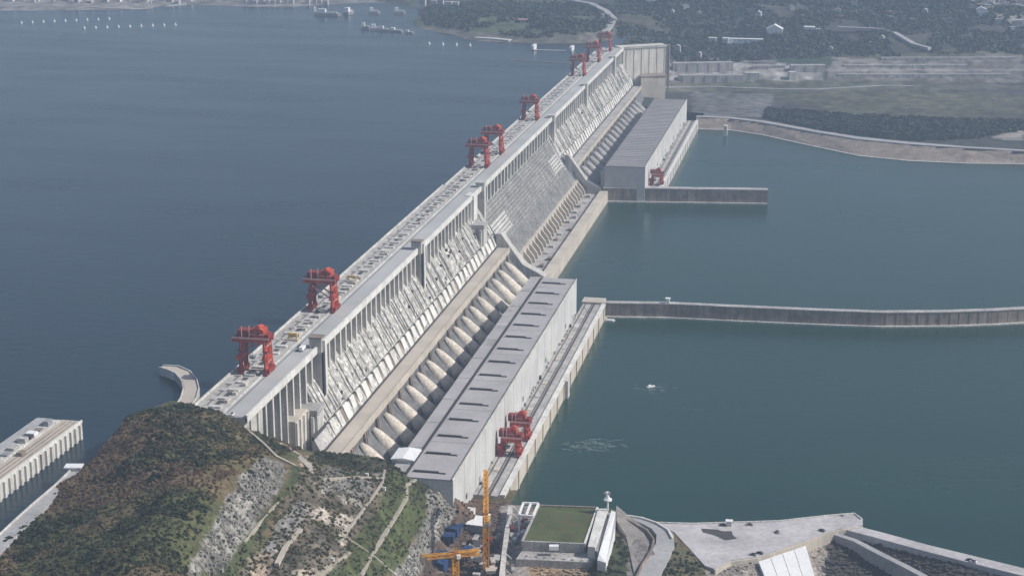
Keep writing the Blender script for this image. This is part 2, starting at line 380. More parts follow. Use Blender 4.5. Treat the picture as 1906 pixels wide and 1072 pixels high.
# ---- far ground
far_pts = [P(*a) for a in [
 (1296,218,82),(1420,228,82),(1550,250,82),(1690,268,82),(1800,275,82),(1906,280,82),(2050,285,82),
 (1300,195,84),(1430,200,84),(1560,210,85),(1700,220,85),(1906,240,85),(1250,175,88),(1400,172,88),(1600,175,89),(1780,180,89),(1906,185,89),
 (1230,160,93),(1400,160,93),(1600,160,94),(1906,162,94),(1300,148,100),(1500,148,100),(1700,150,98),(1906,152,98),
 (1260,122,120),(1400,122,120),(1500,122,120),(1600,110,127),(1750,108,128),(1906,105,130),
 (1260,100,132),(1350,98,134),(1480,95,136),(1600,88,142),(1750,95,134),(1906,92,136),
 (1260,78,146),(1400,80,144),(1550,68,152),(1700,75,148),(1850,70,150),
 (1180,60,168),(1300,50,165),(1450,50,166),(1600,45,168),(1750,48,164),(1906,45,164),
 (1200,20,188),(1400,20,190),(1600,20,186),(1750,25,182),(1906,20,180),(1200,-10,205),(1400,-10,210),(1600,-10,205),(1906,-10,195),(1400,-60,245),(1800,-60,230),(1200,-60,230),
 (790,52,174),(850,66,174),(885,74,174),(940,78,175),(990,80,175),(1060,78,176),(1130,72,177),
 (850,45,184),(950,45,190),(1050,42,192),(1120,50,186),(800,25,182),(900,22,188),(1000,15,188),(1100,18,186),(1130,30,186),
 (760,40,164),(830,75,163),(950,92,160),(1040,92,162),
 (0,20,174),(120,18,174),(250,16,174),(350,8,174),(450,10,174),(560,10,174),(700,3,174),
 (0,0,180),(150,0,182),(300,-5,182),(450,-5,184),(600,-10,186),(700,-15,186),(0,-40,200),(300,-40,205),(600,-40,210),(900,-30,215),(900,0,184),(1000,-5,190),
 (0,32,162),(150,32,162),(350,22,162),(500,28,162),(620,22,163),(700,20,164),(740,22,165),(730,5,172),(770,10,176),(-200,30,162),(-200,10,176)]]
farT = TPS(far_pts, lam=.002, sc=500.)
fx = np.concatenate([np.arange(-2600, -1100, 14), np.arange(-1100, 620, 7), np.arange(620, 1500, 25)])
fy = np.concatenate([np.arange(2700, 4100, 9), np.arange(4100, 4600, 30), np.arange(4600, 9001, 200)])
FX, FY = np.meshgrid(fx, fy); FZ = farT(FX, np.minimum(FY, 4700)); FZ = np.minimum(FZ, 330)
FZ = np.where(FY > 4700, FZ - (FY-4700)*.02, FZ)
fpx, fpy = proj(FX, FY, FZ)
amp = np.clip((FZ-100)/60, 0, 1)*np.where(FX < -440, np.clip((FZ-174)/12, 0, 1), 1)
FZ = FZ + amp*(vnoise(FX, FY, 130, 21)*16 + vnoise(FX, FY, 50, 22)*8 + vnoise(FX, FY, 20, 23)*3)
embl = [(1296,218),(1360,221),(1420,228),(1520,246),(1600,259),(1690,268),(1800,276),(1906,282),(2100,290)]
emb = [at(px, py, 82) for px, py in embl]
elim = np.interp(FX, [e[0] for e in emb], [e[1] for e in emb])
keepf = (FY > elim + 2) & ((FX > -440) | ((FY > 3200) & (FZ > 165)))
keepf &= ~((FX > -440) & (FX < -255) & (FY < 3140))
FZ = np.where((FX > -440), np.maximum(FZ, 81.), FZ)
FC = np.zeros(FX.shape + (3,)); m1 = vnoise(FX, FY, 150, 31); m2 = vnoise(FX, FY, 50, 32); m3 = vnoise(FX, FY, 18, 33)
mv = np.clip((m1+m2+m3*.5)*2+.5, 0, 1)[..., None]
FC[:] = mv*np.array((.060, .058, .052)) + (1-mv)*np.array((.034, .044, .038))
def fpaint(poly, col, var=.3, amt=1.):
    k = inpoly(fpx + m3*10, fpy + m3*3, poly); nn = (1+var*2*vnoise(FX, FY, 14, 37))[..., None]
    FC[k] = (np.array(col)*nn)[k]*amt + FC[k]*(1-amt)
fpaint([(-300,-200),(620,-200),(720,30),(-300,40)], (.24, .225, .22), .5, .75)
fpaint([(750,-20),(1140,10),(1140,60),(1000,80),(780,55)], (.075, .095, .055), .3)
fpaint([(780,50),(900,62),(1060,66),(1140,60),(1140,90),(780,85)], (.13, .12, .10), .3)
fpaint([(1430,170),(1700,166),(1906,180),(1906,225),(1690,225),(1500,205)], (.075, .076, .046), .5)
fpaint([(1240,150),(1700,150),(1906,158),(1906,166),(1240,172)], (.10, .10, .075), .3)
fpaint([(1290,172),(1440,175),(1430,218),(1290,218)], (.13, .13, .13), .35)
fpaint([(1440,200),(1560,215),(1700,222),(1906,228),(1906,250),(1800,262),(1700,264),(1560,250),(1430,224)], (.026, .036, .030), .3)
fpaint([(1830,240),(1906,236),(1906,262),(1850,258)], (.26, .24, .22), .3)
fpaint([(1245,118),(1400,118),(1535,122),(1530,150),(1245,152)], (.26, .245, .24), .25)
fpaint([(1255,95),(1400,95),(1400,118),(1255,118)], (.10, .10, .10), .3)
fpaint([(1555,105),(1640,108),(1800,106),(1906,102),(1906,155),(1700,152),(1540,150),(1545,125)], (.15, .14, .13), .25)
_g = (1+.6*vnoise(FX, FX*0, 16, 61)+.6*vnoise(FX, FZ*3, 9, 62))[..., None]; _k = inpoly(fpx, fpy, [(1245,108),(1906,98),(1906,158),(1245,155)]); FC[_k] = (FC*_g)[_k]
FC[_k & (np.abs(FZ-112) < 1.2)] = (.24, .23, .22); FC[_k & (np.abs(FZ-124) < 1.0)] = (.20, .19, .18)
fpaint([(1440,85),(1560,85),(1545,118),(1450,118)], (.035, .06, .038), .2)
fpaint([(1640,98),(1906,92),(1906,104),(1600,106)], (.09, .095, .06), .3)
fpaint([(1500,20),(1620,14),(1700,30),(1600,40)], (.11, .105, .08), .4)
fpaint([(1150,15),(1260,20),(1240,40),(1160,45)], (.09, .09, .06), .4)
fpaint([(1800,-20),(1906,-20),(1906,60),(1830,30)], (.19, .17, .16), .5)
FC = np.clip(FC, .01, .6)
tag(grid_mesh('far_hills', FX, FY, FZ, FC, M['farground'], keepf), 'hazy hills and terraces beyond the far end of the dam', None, None, 'structure')
def far_h(x, y): return float(farT(np.array([x]), np.array([min(y, 4700)]))[0])
def fpt(px, py, z0=120, dz=0):
    z = z0
    for _ in range(80):
        x, y = at(px, py, z); z += .3*(far_h(x, y)-z)
    return (x, y, z+dz)

# ---- shrubs and trees as clumps of small leaf-sized faces
def clumps(name, pts, size, cols, m, nleaf=14, flat=.8, leaf=.55):
    n = len(pts); p = np.repeat(np.array(pts), nleaf, 0); s = np.repeat(size, nleaf); N_ = len(p)
    d = rng.normal(size=(N_, 3)); d /= np.linalg.norm(d, axis=1)[:, None]; d[:, 2] = np.abs(d[:, 2])
    c = p + d*(s*.5*rng.uniform(.5, 1.05, N_))[:, None]*np.array((1, 1, flat*1.5))
    a = np.cross(d + rng.normal(size=(N_, 3))*.5, (0.1, .2, 1)); a /= np.linalg.norm(a, axis=1)[:, None]
    b = np.cross(a, d); b /= np.linalg.norm(b, axis=1)[:, None]
    h = (s*leaf*rng.uniform(.6, 1.1, N_)*.5)[:, None]
    v = np.stack([c-a*h-b*h, c+a*h-b*h, c+a*h+b*h, c-a*h+b*h], 1).reshape(-1, 3)
    q = np.arange(N_*4).reshape(-1, 4)
    me = bpy.data.meshes.new(name); me.vertices.add(len(v)); me.vertices.foreach_set('co', v.ravel().astype('f4'))
    me.loops.add(q.size); me.loops.foreach_set('vertex_index', q.ravel().astype('i4'))
    me.polygons.add(len(q)); me.polygons.foreach_set('loop_start', np.arange(0, q.size, 4, dtype='i4')); me.polygons.foreach_set('loop_total', np.full(len(q), 4, 'i4'))
    me.update(calc_edges=True)
    cc = np.repeat(np.array(cols), nleaf, 0)*rng.uniform(.75, 1.25, N_)[:, None]; cc = np.repeat(cc, 4, 0)
    at_ = me.color_attributes.new('Col', 'FLOAT_COLOR', 'POINT'); at_.data.foreach_set('color', np.c_[cc, np.ones(len(cc))].ravel().astype('f4'))
    me.materials.append(m); o = link(name, me); o['kind'] = 'stuff'; return o
def scatter(T, X, Y, Z, mask, n, seed):
    r = np.random.default_rng(seed); idx = np.argwhere(mask); s = idx[r.integers(0, len(idx), n)]
    j, i = s[:, 0], s[:, 1]; x = X[j, i]+r.uniform(-1, 1, n)*.5*(X[0, 1]-X[0, 0]); y = Y[j, i]+r.uniform(-1, 1, n)*.5*(Y[1, 0]-Y[0, 0])
    return np.c_[x, y, Z[j, i]]
brown = inpoly(npx, npy, [(-80,1100),(130,870),(230,760),(420,750),(560,838),(500,848),(430,890),(385,960),(330,1110)])
thick = (n1+n2) > -.15
pp = scatter(None, NX, NY, NZ, brown & keepn, 9000, 1); cidx = (rng.random(9000)*.3 + .52 + 2.0*vnoise(pp[:, 0], pp[:, 1], 48, 51) + 1.0*vnoise(pp[:, 0], pp[:, 1], 18, 52))[:, None]
cc = np.where(cidx < .32, (.040, .050, .022), np.where(cidx < .85, (.082, .074, .032), (.120, .078, .046)))
tag(clumps('hillside_shrubs', pp, rng.uniform(.9, 2.4, 9000), cc, M['leaf']), 'brown and green scrub covering the near hill')
dk = brown & ((n1+n2*.6) < -.12)
pp = scatter(None, NX, NY, NZ, dk & keepn, 1500, 2)
tag(clumps('dark_scrub', pp, rng.uniform(1.6, 3.8, 1500), np.tile((.030, .038, .018), (1500, 1)), M['leaf'], 14), 'dark green thicket on the near hill')
gz = inpoly(npx, npy, [(718,872),(800,905),(808,925),(780,990),(740,1050),(700,1090),(400,1090),(540,900),(590,838)]) & keepn
pp = scatter(None, NX, NY, NZ, gz, 3500, 3); cidx = rng.random(3500)[:, None]
cc = np.where(cidx < .5, (.048, .062, .024), (.09, .075, .038))
tag(clumps('terrace_weeds', pp, rng.uniform(.9, 2.6, 3500), cc, M['leaf'], 10), 'weeds and low bushes on the terraced slope')
gz = (inpoly(npx, npy, [(1100,1035),(1155,995),(1172,1030),(1165,1090),(1095,1090)]) | inpoly(npx, npy, [(1218,1090),(1250,1000),(1290,1030),(1325,1090)])
      | inpoly(npx, npy, [(590,838),(720,856),(765,884),(718,880),(590,868)])) & keepn
pp = scatter(None, NX, NY, NZ, gz, 900, 4)
tag(clumps('bank_bushes', pp, rng.uniform(1.2, 3.2, 900), np.tile((.040, .050, .022), (900, 1)), M['leaf'], 12), 'low bushes on the banks beside the ramp')
wood = inpoly(fpx, fpy, [(1435,205),(1560,215),(1700,222),(1906,228),(1906,242),(1800,258),(1700,262),(1560,248),(1430,222)]) & keepf
pp = scatter(None, FX, FY, FZ, wood, 4200, 5)
tag(clumps('far_wood', pp, rng.uniform(7, 13, 4200), np.tile((.020, .032, .022), (4200, 1))*rng.uniform(.7, 1.4, (4200, 1)), M['leaf'], 12), 'dark wood along the far river bank')
hillw = (inpoly(fpx, fpy, [(1150,-20),(1906,-20),(1906,100),(1600,105),(1250,118),(1150,70)]) | inpoly(fpx, fpy, [(790,0),(1140,12),(1140,60),(990,72),(790,48)])) & keepf & ((m1+m2) < .42)
pp = scatter(None, FX, FY, FZ, hillw, 11000, 6)
tag(clumps('far_hill_trees', pp, rng.uniform(5, 12, 11000), np.tile((.034, .046, .034), (11000, 1))*rng.uniform(.6, 1.7, (11000, 1)), M['leaf'], 9), 'scattered trees on the far hills')

# ------------------------------------------------------------------ the dam
XD, XU = -424., -472.        # downstream and upstream edge of the crest
Y0, YN, YS, YE = 1135., 1958., 2436., 3232.
dam = thing('gravity_dam', 'long pale concrete gravity dam with columned downstream face', 'dam', (-440, 1135, 0))
DL = (440., -1135., 0.)      # parts are built in world coordinates, shifted to the dam's base
def dpart(mb, name, m, label=None, y=0., me=None):
    o = link(name, me or mb.mesh(name, m), dam, (DL[0], DL[1]+y, 0))
    if label: o['label'] = label
    return o
# body under the crest, powerhouse sections and spillway section
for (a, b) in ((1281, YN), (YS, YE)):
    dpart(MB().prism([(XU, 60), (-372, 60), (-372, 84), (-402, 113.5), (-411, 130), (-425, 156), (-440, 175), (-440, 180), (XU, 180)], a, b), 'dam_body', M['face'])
    dpart(MB().prism([(-373, 80), (-370.6, 80), (-371, 85.4), (-388.2, 102), (-388.2, 108), (-392, 108)], a+.5, b-.5), 'recess_shade_face', mat('painted_recess_shade', (.15, .15, .155), var=.3, sc=.1, streak=.3))  # dark slab: the shade between the penstocks is put into its colour
dpart(MB().box(XU, -440, Y0+40, 1281, 90, 180), 'dam_body', M['conc_mid'])
dpart(MB().prism([(XU+1.5, 60), (-384, 60), (-384, 92), (-400, 112), (-428, 158), (-436, 170), (-436, 180), (XU+1.5, 180)], YN, YS), 'spillway_body', M['spill'])
dpart(MB().box(XU, -426, Y0, Y0+40, 140, 180), 'abutment_block', M['conc'])
dpart(MB().box(XU, XD, Y0, YN, 180, 184.6), 'crest_slab', M['conc'])
dpart(MB().box(XU+2, XD, YN, YE, 180, 184.6), 'crest_slab', M['conc'])
dpart(MB().box(-444, XD-1.2, Y0+1, YE-1, 184.6, 185.0), 'crest_road', M['road'])
dpart(MB().box(XD-1.2, XD+.6, Y0, YE, 181.2, 186.6), 'parapet', M['conc_white'], 'white downstream parapet')
dpart(MB().box(XU, XU+1.2, Y0, YN, 184.6, 186.2), 'parapet', M['conc_lt'])
dpart(MB().box(XU+2, XU+3.2, YN, YE, 184.6, 186.2), 'parapet', M['conc_lt'])
dpart(MB().box(-445.4, -444.2, Y0+6, YE, 184.6, 186.0), 'kerb', M['conc_lt'])
for x in (-463, -441.6): dpart(MB().box(x-.35, x+.35, Y0+6, YE, 184.6, 185.1), 'crane_rail', M['rail'])
# deck hatches and slots, one group per bay
hm = [MB().box(-466, -461, 0, 8, 184.6, 185.3).mesh('deck_hatch', M['conc_mid']), MB().box(-459, -450, 0, 5, 184.6, 186.0).mesh('deck_hatch', M['conc_lt']),
      MB().box(-458, -454, 0, 10, 184.6, 184.9).mesh('deck_hatch', M['seam']), MB().box(-452, -449, 0, 4, 184.6, 187.0).mesh('deck_hatch', M['conc_warm'])]
y = Y0+14; i = 0
while y < YE-10:
    for k_ in (0, 1, 2, 3):
        if random.random() < (.9 if k_ < 3 else .4): dpart(None, 'deck_hatch', None, None, y + (0, 3, 9, 14)[k_] + random.uniform(-2, 2), hm[k_])
    y += 19.15 if y < 2000 else 30
# columns (fins) under the crest road
col_me = MB().prism([(-440, 148), (-424.6, 148), (-424.6, 181.4), (-440, 181.4)], -1.7, 1.7).mesh('column', M['conc_lt'])
shade_box_me = MB().box(-441, -430, -6.2, 6.2, 174.5, 180).mesh('recess_shade_box', M['conc_dk'])  # boxes darkened to paint in the shadowed openings under the deck
y = Y0+12
low_col = MB().prism([(-440, 104), (-424.6, 104), (-424.6, 181.4), (-440, 181.4)], -1.5, 1.5).mesh('column', M['conc_lt'])
while y < YN-8:
    dpart(None, 'column', None, None, y, col_me if y > 1281 else low_col); dpart(None, 'recess_shade_box', None, None, y+8, shade_box_me); y += 16.4
y = YS+14
while y < YE-8:
    dpart(None, 'column', None, None, y, col_me); y += 19.5
sp_me = MB().box(-437, -424.4, -2, 2, 160, 181.4).mesh('spillway_pier', M['conc_lt'])
sp2_me = MB().prism([(-436.4, 172), (-434.8, 171), (-426.6, 158.4), (-398.8, 113), (-383, 93), (-384.6, 91), (-400.5, 111)], -.6, .6).mesh('training_rib', M['conc_lt'])
pan_me = MB().prism([(-409.4, 128.2), (-408.7, 128.6), (-407.3, 126.3), (-408, 125.9)], -1.7, 1.7).mesh('grid_panel', M['conc_white'])
pan2_me = MB().prism([(-416.4, 139.8), (-415.8, 140.1), (-410.4, 131.2), (-411, 130.8)], -2.6, 2.6).mesh('grid_panel', M['conc_white'])
sp3_me = MB().prism([(-429, 161), (-426, 164), (-396, 121), (-399, 112)], -5.6, 5.6).mesh('gate_panel', M['conc_lt'])
y = YN+12; i = 0
while y < YS-10:
    dpart(None, 'spillway_pier', None, None, y, sp_me)
    for q in (-10.5, -5.25, 0, 5.25): dpart(None, 'training_rib', None, None, y+q, sp2_me)
    if y < YN+95 or y > YS-85:
        for k_ in range(4):
            for q in range(5): link('grid_panel', pan_me, dam, (DL[0]-1.2+q*2.36-4.2, DL[1]+y-7.9+k_*5.25, DL[2]+2-q*3.88+6.8))
    y += 21
# lattice of beams across the spillway slope
for q in range(12):
    t = q/11; x = L2(-427, -401, t); z = L2(156.6, 114.0, t)
    dpart(MB().box(x-.4, x+.5, YN+4, YS-4, z-.6, z+.6), 'slope_beam', M['conc_lt'])
# ribs down the sloping face, one pair of penstock backs per unit, bands and seams
rib_me = MB().prism([(-440.4, 174), (-439.4, 175.2), (-424.3, 156.6), (-410.2, 131.0), (-411.2, 129.6), (-425.4, 155.4)], -.45, .45).mesh('slope_rib', M['conc_mid'])
back_me = MB().prism([(-441, 174), (-439.3, 175.6), (-424, 157), (-410, 131.2), (-412, 129.6), (-426, 155)], -5.4, 5.4).mesh('penstock_back', M['face'])
def bays(a, b, st):
    y = a
    while y < b: yield y; y += st
for y in bays(1287, YN-6, 6.4):
    if random.random() < .6: dpart(None, 'slope_rib', None, None, y+random.uniform(-1.5, 1.5), rib_me)
for y in bays(YS+18, YE-8, 9.6):
    if random.random() < .65: dpart(None, 'slope_rib', None, None, y+random.uniform(-2, 2), rib_me)
for (a, b, st) in ((1215, YN-10, 38.3), (YS+22, YE-20, 38.3)):
    for y in bays(a if a > 1300 else 1330, b, st): dpart(None, 'penstock_back', None, None, y, back_me)
    A = 1248 if a < 1300 else a-16; B = b+8
    dpart(MB().box(-411.6, -409.6, A, B, 126, 129.3), 'seam_channel', M['seam'])
    dpart(MB().box(-403.6, -402.2, A, B, 113, 116.6), 'seam_channel', M['seam'])
    dpart(MB().box(-402.2, -388.4, A, B, 96, 115.2), 'lower_road', M['roadtan'] if a < 1300 else M['conc_mid'])
    dpart(MB().box(-388.4, -387.4, A, B, 110, 116.4), 'lower_parapet', M['conc_warm'])
dpart(MB().prism([(-411, 90), (-402, 90), (-402, 113.4), (-411, 129)], 1248, 1280.8), 'toe_block', M['conc_mid'])
# small boxes and openings scattered over the face
for i in range(90):
    y = random.uniform(1330, YN-14) if i < 60 else random.uniform(YS+20, YE-30); t = random.uniform(.1, .95)
    x = L2(-424.6, -411, t); z = L2(157, 131, t); w_ = random.uniform(.5, 1.6)
    dpart(MB().box(x-1, x+1.3, y-w_, y+w_, z-1, z+1.5), 'face_fitting', random.choice([M['conc_white'], M['conc_dk'], M['conc_lt'], M['seam']]))
# pale blocks between the two seams
blk = MB().prism([(-409.6, 129.6), (-408.2, 129.6), (-403.2, 118), (-403.6, 115)], -6.2, 6.2).mesh('pale_block', M['conc_white'])
blk_b = MB().prism([(-409.6, 129.2), (-408.4, 129.2), (-403.4, 118), (-403.6, 115)], -5.6, 5.0).mesh('pale_block', M['conc_lt']); blk_c = MB().prism([(-409.6, 129.6), (-408.2, 129.6), (-404.6, 120), (-405, 119)], -4.6, 5.8).mesh('pale_block', M['conc_white'])
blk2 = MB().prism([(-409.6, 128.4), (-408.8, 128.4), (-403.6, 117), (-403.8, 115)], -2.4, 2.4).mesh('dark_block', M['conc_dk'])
for (a, b) in ((1292, YN-10), (YS+10, YE-14)):
    for i, y in enumerate(bays(a, b, 19.15)):
        dpart(None, 'pale_block', None, None, y, (blk, blk, blk_b, blk_c)[random.randrange(4)])
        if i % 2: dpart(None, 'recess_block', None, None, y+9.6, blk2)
# penstocks: round backed pipes running down from the lower road
def penstock(x0, z0, x1, z1, r):
    mb = MB(); k = 14; dx, dz = x1-x0, z1-z0; l = math.hypot(dx, dz); ux, uz = dx/l, dz/l; nx, nz = -uz, ux
    if nz < 0: nx, nz = -nx, -nz
    segs = 5
    for s in range(segs+1):
        t = s/segs; rr = r*(.30+.78*t**.6)
        for i in range(k+1):
            a = math.pi*i/k; off = rr*math.sin(a)
            mb.v.append((x0+dx*t+nx*off, -rr*math.cos(a), z0+dz*t+nz*off))
    for s in range(segs):
        for i in range(k):
            a = s*(k+1)+i; mb.f.append((a, a+1, a+k+2, a+k+1))
    mb.f.append(tuple(range(segs*(k+1), segs*(k+1)+k+1))); mb.f.append(tuple(range(k, -1, -1)))
    return mb
M['pen'] = mat('penstock_concrete', (.62, .56, .48), var=.16, sc=.15, fine=.2, streak=.12)
pen = penstock(-388, 104, -366, 78, 8.6).mesh('penstock', M['pen'], smooth=True)
pen2 = pen.copy(); pen2.materials.clear(); pen2.materials.append(M['conc_mid'])
but = MB().prism([(-389, 110), (-386.5, 110), (-384.5, 96), (-389, 90)], -1.2, 1.2).mesh('penstock_buttress', M['conc_dk'])
vent = MB().box(-388.5, -384, -3.2, 3.2, 84, 103).mesh('valve_house', M['conc_mid'])
for (a, b) in ((1228, YN-30), (YS+22, YE-110)):
    for y in bays(a, b, 38.3):
        dpart(None, 'penstock', None, None, y, pen if y < 2000 else pen2); dpart(None, 'penstock_buttress', None, None, y+11, but)
        dpart(None, 'penstock_buttress', None, None, y+15, but)
# divider towers that stand above the crest
for i, (y, z0, z1) in enumerate(((1311, 118, 193.5), (1651, 130, 193), (YN, 108, 190), (2446, 128, 188), (2757, 132, 187), (3090, 134, 187))):
    XT = -420.0; t = MB().box(XT-10.5, XT, y-4.5, y+4.5, z0, z1)
    tw = dpart(t, 'divider_tower', M['conc_lt'] if i > 1 else M['conc'])
    lip = MB().box(XT-11, XT+.5, y-5.1, y+5.1, z1, z1+1.2); o = link('tower_cap', lip.mesh('tower_cap', M['conc_dk'] if i < 2 else M['conc_lt']), tw)
    if i < 2:
        link('shaft_dark_strip', MB().box(XT+.1, XT+1.6, y-4.6, y-1.2, z0+2, z1-12).mesh('shaft_dark_strip', M['dark']), tw)  # narrow near-black strip set just proud of the tower face
        link('edge_strip', MB().box(XT+.1, XT+2.2, y-1.1, y+4.4, z0, z1-2).mesh('edge_strip', M['conc_white']), tw)
dpart(MB().box(-432, -421.6, YN-55, YN-36, 156, 186), 'lift_tower', M['conc_white'], 'cream lift tower at the spillway end')
# columned intake blocks low on the face
def intake(y0, y1, zt, zb, x1, label):
    mb = MB().box(-440, x1-3, y0, y1, zb, zt-4).box(-440, x1+.6, y0-1, y1+1, zt-4, zt)
    b_ = dpart(mb, 'columned_block', M['conc_mid'], label)
    for k_ in range(5):
        y = L2(y0+2, y1-2, k_/4); link('block_fin', MB().box(x1-3.2, x1, y-1.2, y+1.2, zb, zt-5.2).mesh('block_fin', M['conc_white']), b_)
    for k_ in range(4):
        x = L2(-437, x1-3.5, k_/3); link('block_fin', MB().box(x-1.1, x+1.1, y0-3, y0-.05, zb, zt-5.2).mesh('block_fin', M['conc_lt']), b_)
    return b_
intake(1262, 1280, 147, 104, -411, 'columned block below the near tower')
intake(1893, 1912, 154, 108, -408, 'dark topped columned block beside the spillway')
dpart(MB().box(-440, -419, 1230, 1262, 108, 148), 'lower_gallery', M['conc_warm'])
for k_ in range(4):
    y = 1231.5+k_*9.6; dpart(MB().box(-419, -417.4, y-1.1, y+1.1, 104, 147), 'gallery_fin', M['conc_white'])
# far end: tall block closing the dam
eb = dpart(MB().poly([(-424, 3226), (-345, 3280), (-362, 3318), (-446, 3262)], 110, 184.5), 'end_block', M['end'], 'tall cream block that closes the far end')
link('end_parapet', MB().ribbon([(-424, 3225, 187), (-344, 3279.6, 187)], 1.6, 183).mesh('end_parapet', M['conc']), eb)
for q in range(6): link('pilaster', MB().obox((-418+q*13.4, 3229.6+q*9.2), .6, 1.4, 1.2, 112, 183).mesh('pilaster', M['conc_lt']), eb)
link('base_block', MB().poly([(-388, 3215), (-344, 3236), (-350, 3276), (-392, 3244)], 84, 132).mesh('base_block', M['conc_warm']), eb)
link('base_ledge', MB().poly([(-389, 3214), (-343, 3235), (-349, 3277), (-393, 3245)], 132, 134).mesh('base_ledge', M['conc_dk']), eb)
link('base_block', MB().box(-424, -392, YE-40, YE-8, 84, 108).mesh('base_block', M['conc_lt']), eb)
link('side_strip', MB().box(-345, -342, 3277, 3286, 95, 187).mesh('side_strip', M['conc_dk']), eb)
# spillway apron, toe columns and outer wall
ap = thing('spillway_apron', 'spillway stilling apron with tan toe columns between the two powerhouses', 'apron', (-360, YN, 60))
def apart(mb, name, m): return link(name, mb.mesh(name, m), ap, (360, -YN, -60))
apart(MB().box(-384, -352, YN+2, YS+10, 60, 76), 'apron_floor', M['conc_mid'])
apart(MB().box(-351, -339, YN-20, YS+14, 60, 82), 'outer_wall', M['conc_warm'])
apart(MB().box(-389, -383.5, YN+2, YS+10, 76, 96), 'toe_wall', M['conc_warm'])
for q in range(24):
    y = L2(YN+14, YS-6, q/23); apart(MB().prism([(-384, 76), (-372, 76), (-374, 84), (-384, 96)], y-1.6, y+1.6), 'toe_column', M['conc_warm'])
for q in range(14):
    y = L2(YN+20, YS-20, q/13)+random.uniform(-6, 6); x = random.uniform(-370, -356)
    apart(MB().box(x-2.5, x+2.5, y-5, y+5, 76, 76+random.uniform(1, 4)), 'apron_slab', random.choice([M['conc'], M['conc_lt'], M['conc_dk']]))
apart(MB().prism([(-400, 60), (-345, 60), (-345, 82), (-372, 96), (-398, 132), (-404, 132)], YN-14, YN+1.5), 'dividing_wall', M['conc'])
apart(MB().prism([(-400, 60), (-345, 60), (-345, 82), (-372, 96), (-398, 132), (-404, 132)], YS+1, YS+14), 'dividing_wall', M['conc'])

# ------------------------------------------------------------------ powerhouses
def powerhouse(label, y0, y1, xl, xr, xlow, zr, zlow, nslot, roofm, far=False):
    ph = thing('powerhouse', label, 'powerhouse', (xr, y0, 60)); o = lambda mb, n, m, par=ph, sh=True: link(n, mb.mesh(n, m), par, (-xr, -y0, -60) if sh else (0, 0, 0))
    o(MB().box(xl, xr, y0, y1, 60, zr-1.4), 'hall_wall', M['wall'])
    n = nslot
    for i in range(n):       # roof sheets, one per bay
        a = L2(y0, y1, i/n); b = L2(y0, y1, (i+1)/n)
        o(MB().box(xl+.6, xr-.6, a+.12, b-.12, zr-1.4, zr+(.0 if i % 2 else .1)), 'roof_panel', roofm)
    o(MB().box(xr-.8, xr+.25, y0-.3, y1+.3, zr-1.2, zr+.75), 'roof_kerb', M['conc_lt'])
    o(MB().box(xr-1.9, xr-.8, y0, y1, zr-.9, zr+.35), 'gutter', M['seam'])
    o(MB().box(xl-.4, xl+.8, y0, y1, zr-1, zr+.6), 'gutter', M['seam'])
    o(MB().box(xlow, xl-.4, y0+8, y1+8, 60, zlow-.8), 'annex_wall', M['conc_mid'])
    na = 2*n
    for i in range(na):
        a = L2(y0+8, y1+8, i/na); b = L2(y0+8, y1+8, (i+1)/na)
        o(MB().box(xlow+.2, xl-.5, a+.1, b-.1, zlow-.8, zlow+(.0 if i % 3 else .25)), 'annex_roof_panel', random.choice([M['roof'], M['conc_mid'], M['roof'], roofm]))
    o(MB().box(xl-2.6, xl-2.0, y0+8, y1+8, zlow+.1, zlow+.7), 'annex_pipe', M['rail'])
    if not far:
        for i in range(15):
            y = 1209+40.2*i
            s_ = o(MB().box(xl+4, xr-14, y-1.1, y+1.1, zr-.2, zr+1.5), 'roof_vent', M['slot'])
            link('vent_cap', MB().box(xr-14, xr-8.5, y-1.6, y+.2, zr-.2, zr+.8).mesh('vent_cap', M['slot']), s_)
    else:
        for i in range(46):
            y = L2(y0+6, y1-6, i/45); o(MB().box(xl+1, xr-2, y-.5, y+.5, zr-.1, zr+.55), 'roof_rib', roofm)
    for i in range(n):       # wall panels: shallow pilasters and window bands on the river side
        a = L2(y0, y1, i/n); b = L2(y0, y1, (i+1)/n)
        o(MB().box(xr-.02, xr+.12, a+.4, a+.8, 82, zr-2), 'pilaster', M['conc'])
        if i % 3 == 1:
            w_ = o(MB().box(xr, xr+.25, a+4, a+9, 88, 93), 'window', M['steel']); link('pane', MB().box(xr+.25, xr+.32, a+4.4, a+8.6, 88.4, 92.6).mesh('pane', M['glass']), w_)
        if i % 4 == 2: 
            w_ = o(MB().box(xr, xr+.3, a+14, a+19, 82, 88), 'door', M['steel'])
    for i in range(34 if not far else 20):
        y = random.uniform(y0+90, y1-4); hh = random.uniform(1, 4.5); x = xr+random.uniform(.6, 1.5)
        link('service_box', MB().box(x-.5, x+random.uniform(.6, 1.6), y-1, y+random.uniform(0, 3), 82, 82+hh).mesh('service_box', random.choice([M['steel'], M['conc_dk'], M['wall'], M['conc_warm'], M['slot']])), ph, (-xr, -y0, -60))
    return ph
powerhouse('near grey roofed powerhouse with dark roof vents along the river', 1197, 1795, -321, -283, -336, 122, 120.4, 15, M['roof'])
powerhouse('far powerhouse with darker ribbed roof beyond the spillway', 2440, 3060, -345, -286, -352, 118, 108, 16, M['roof2'], True)
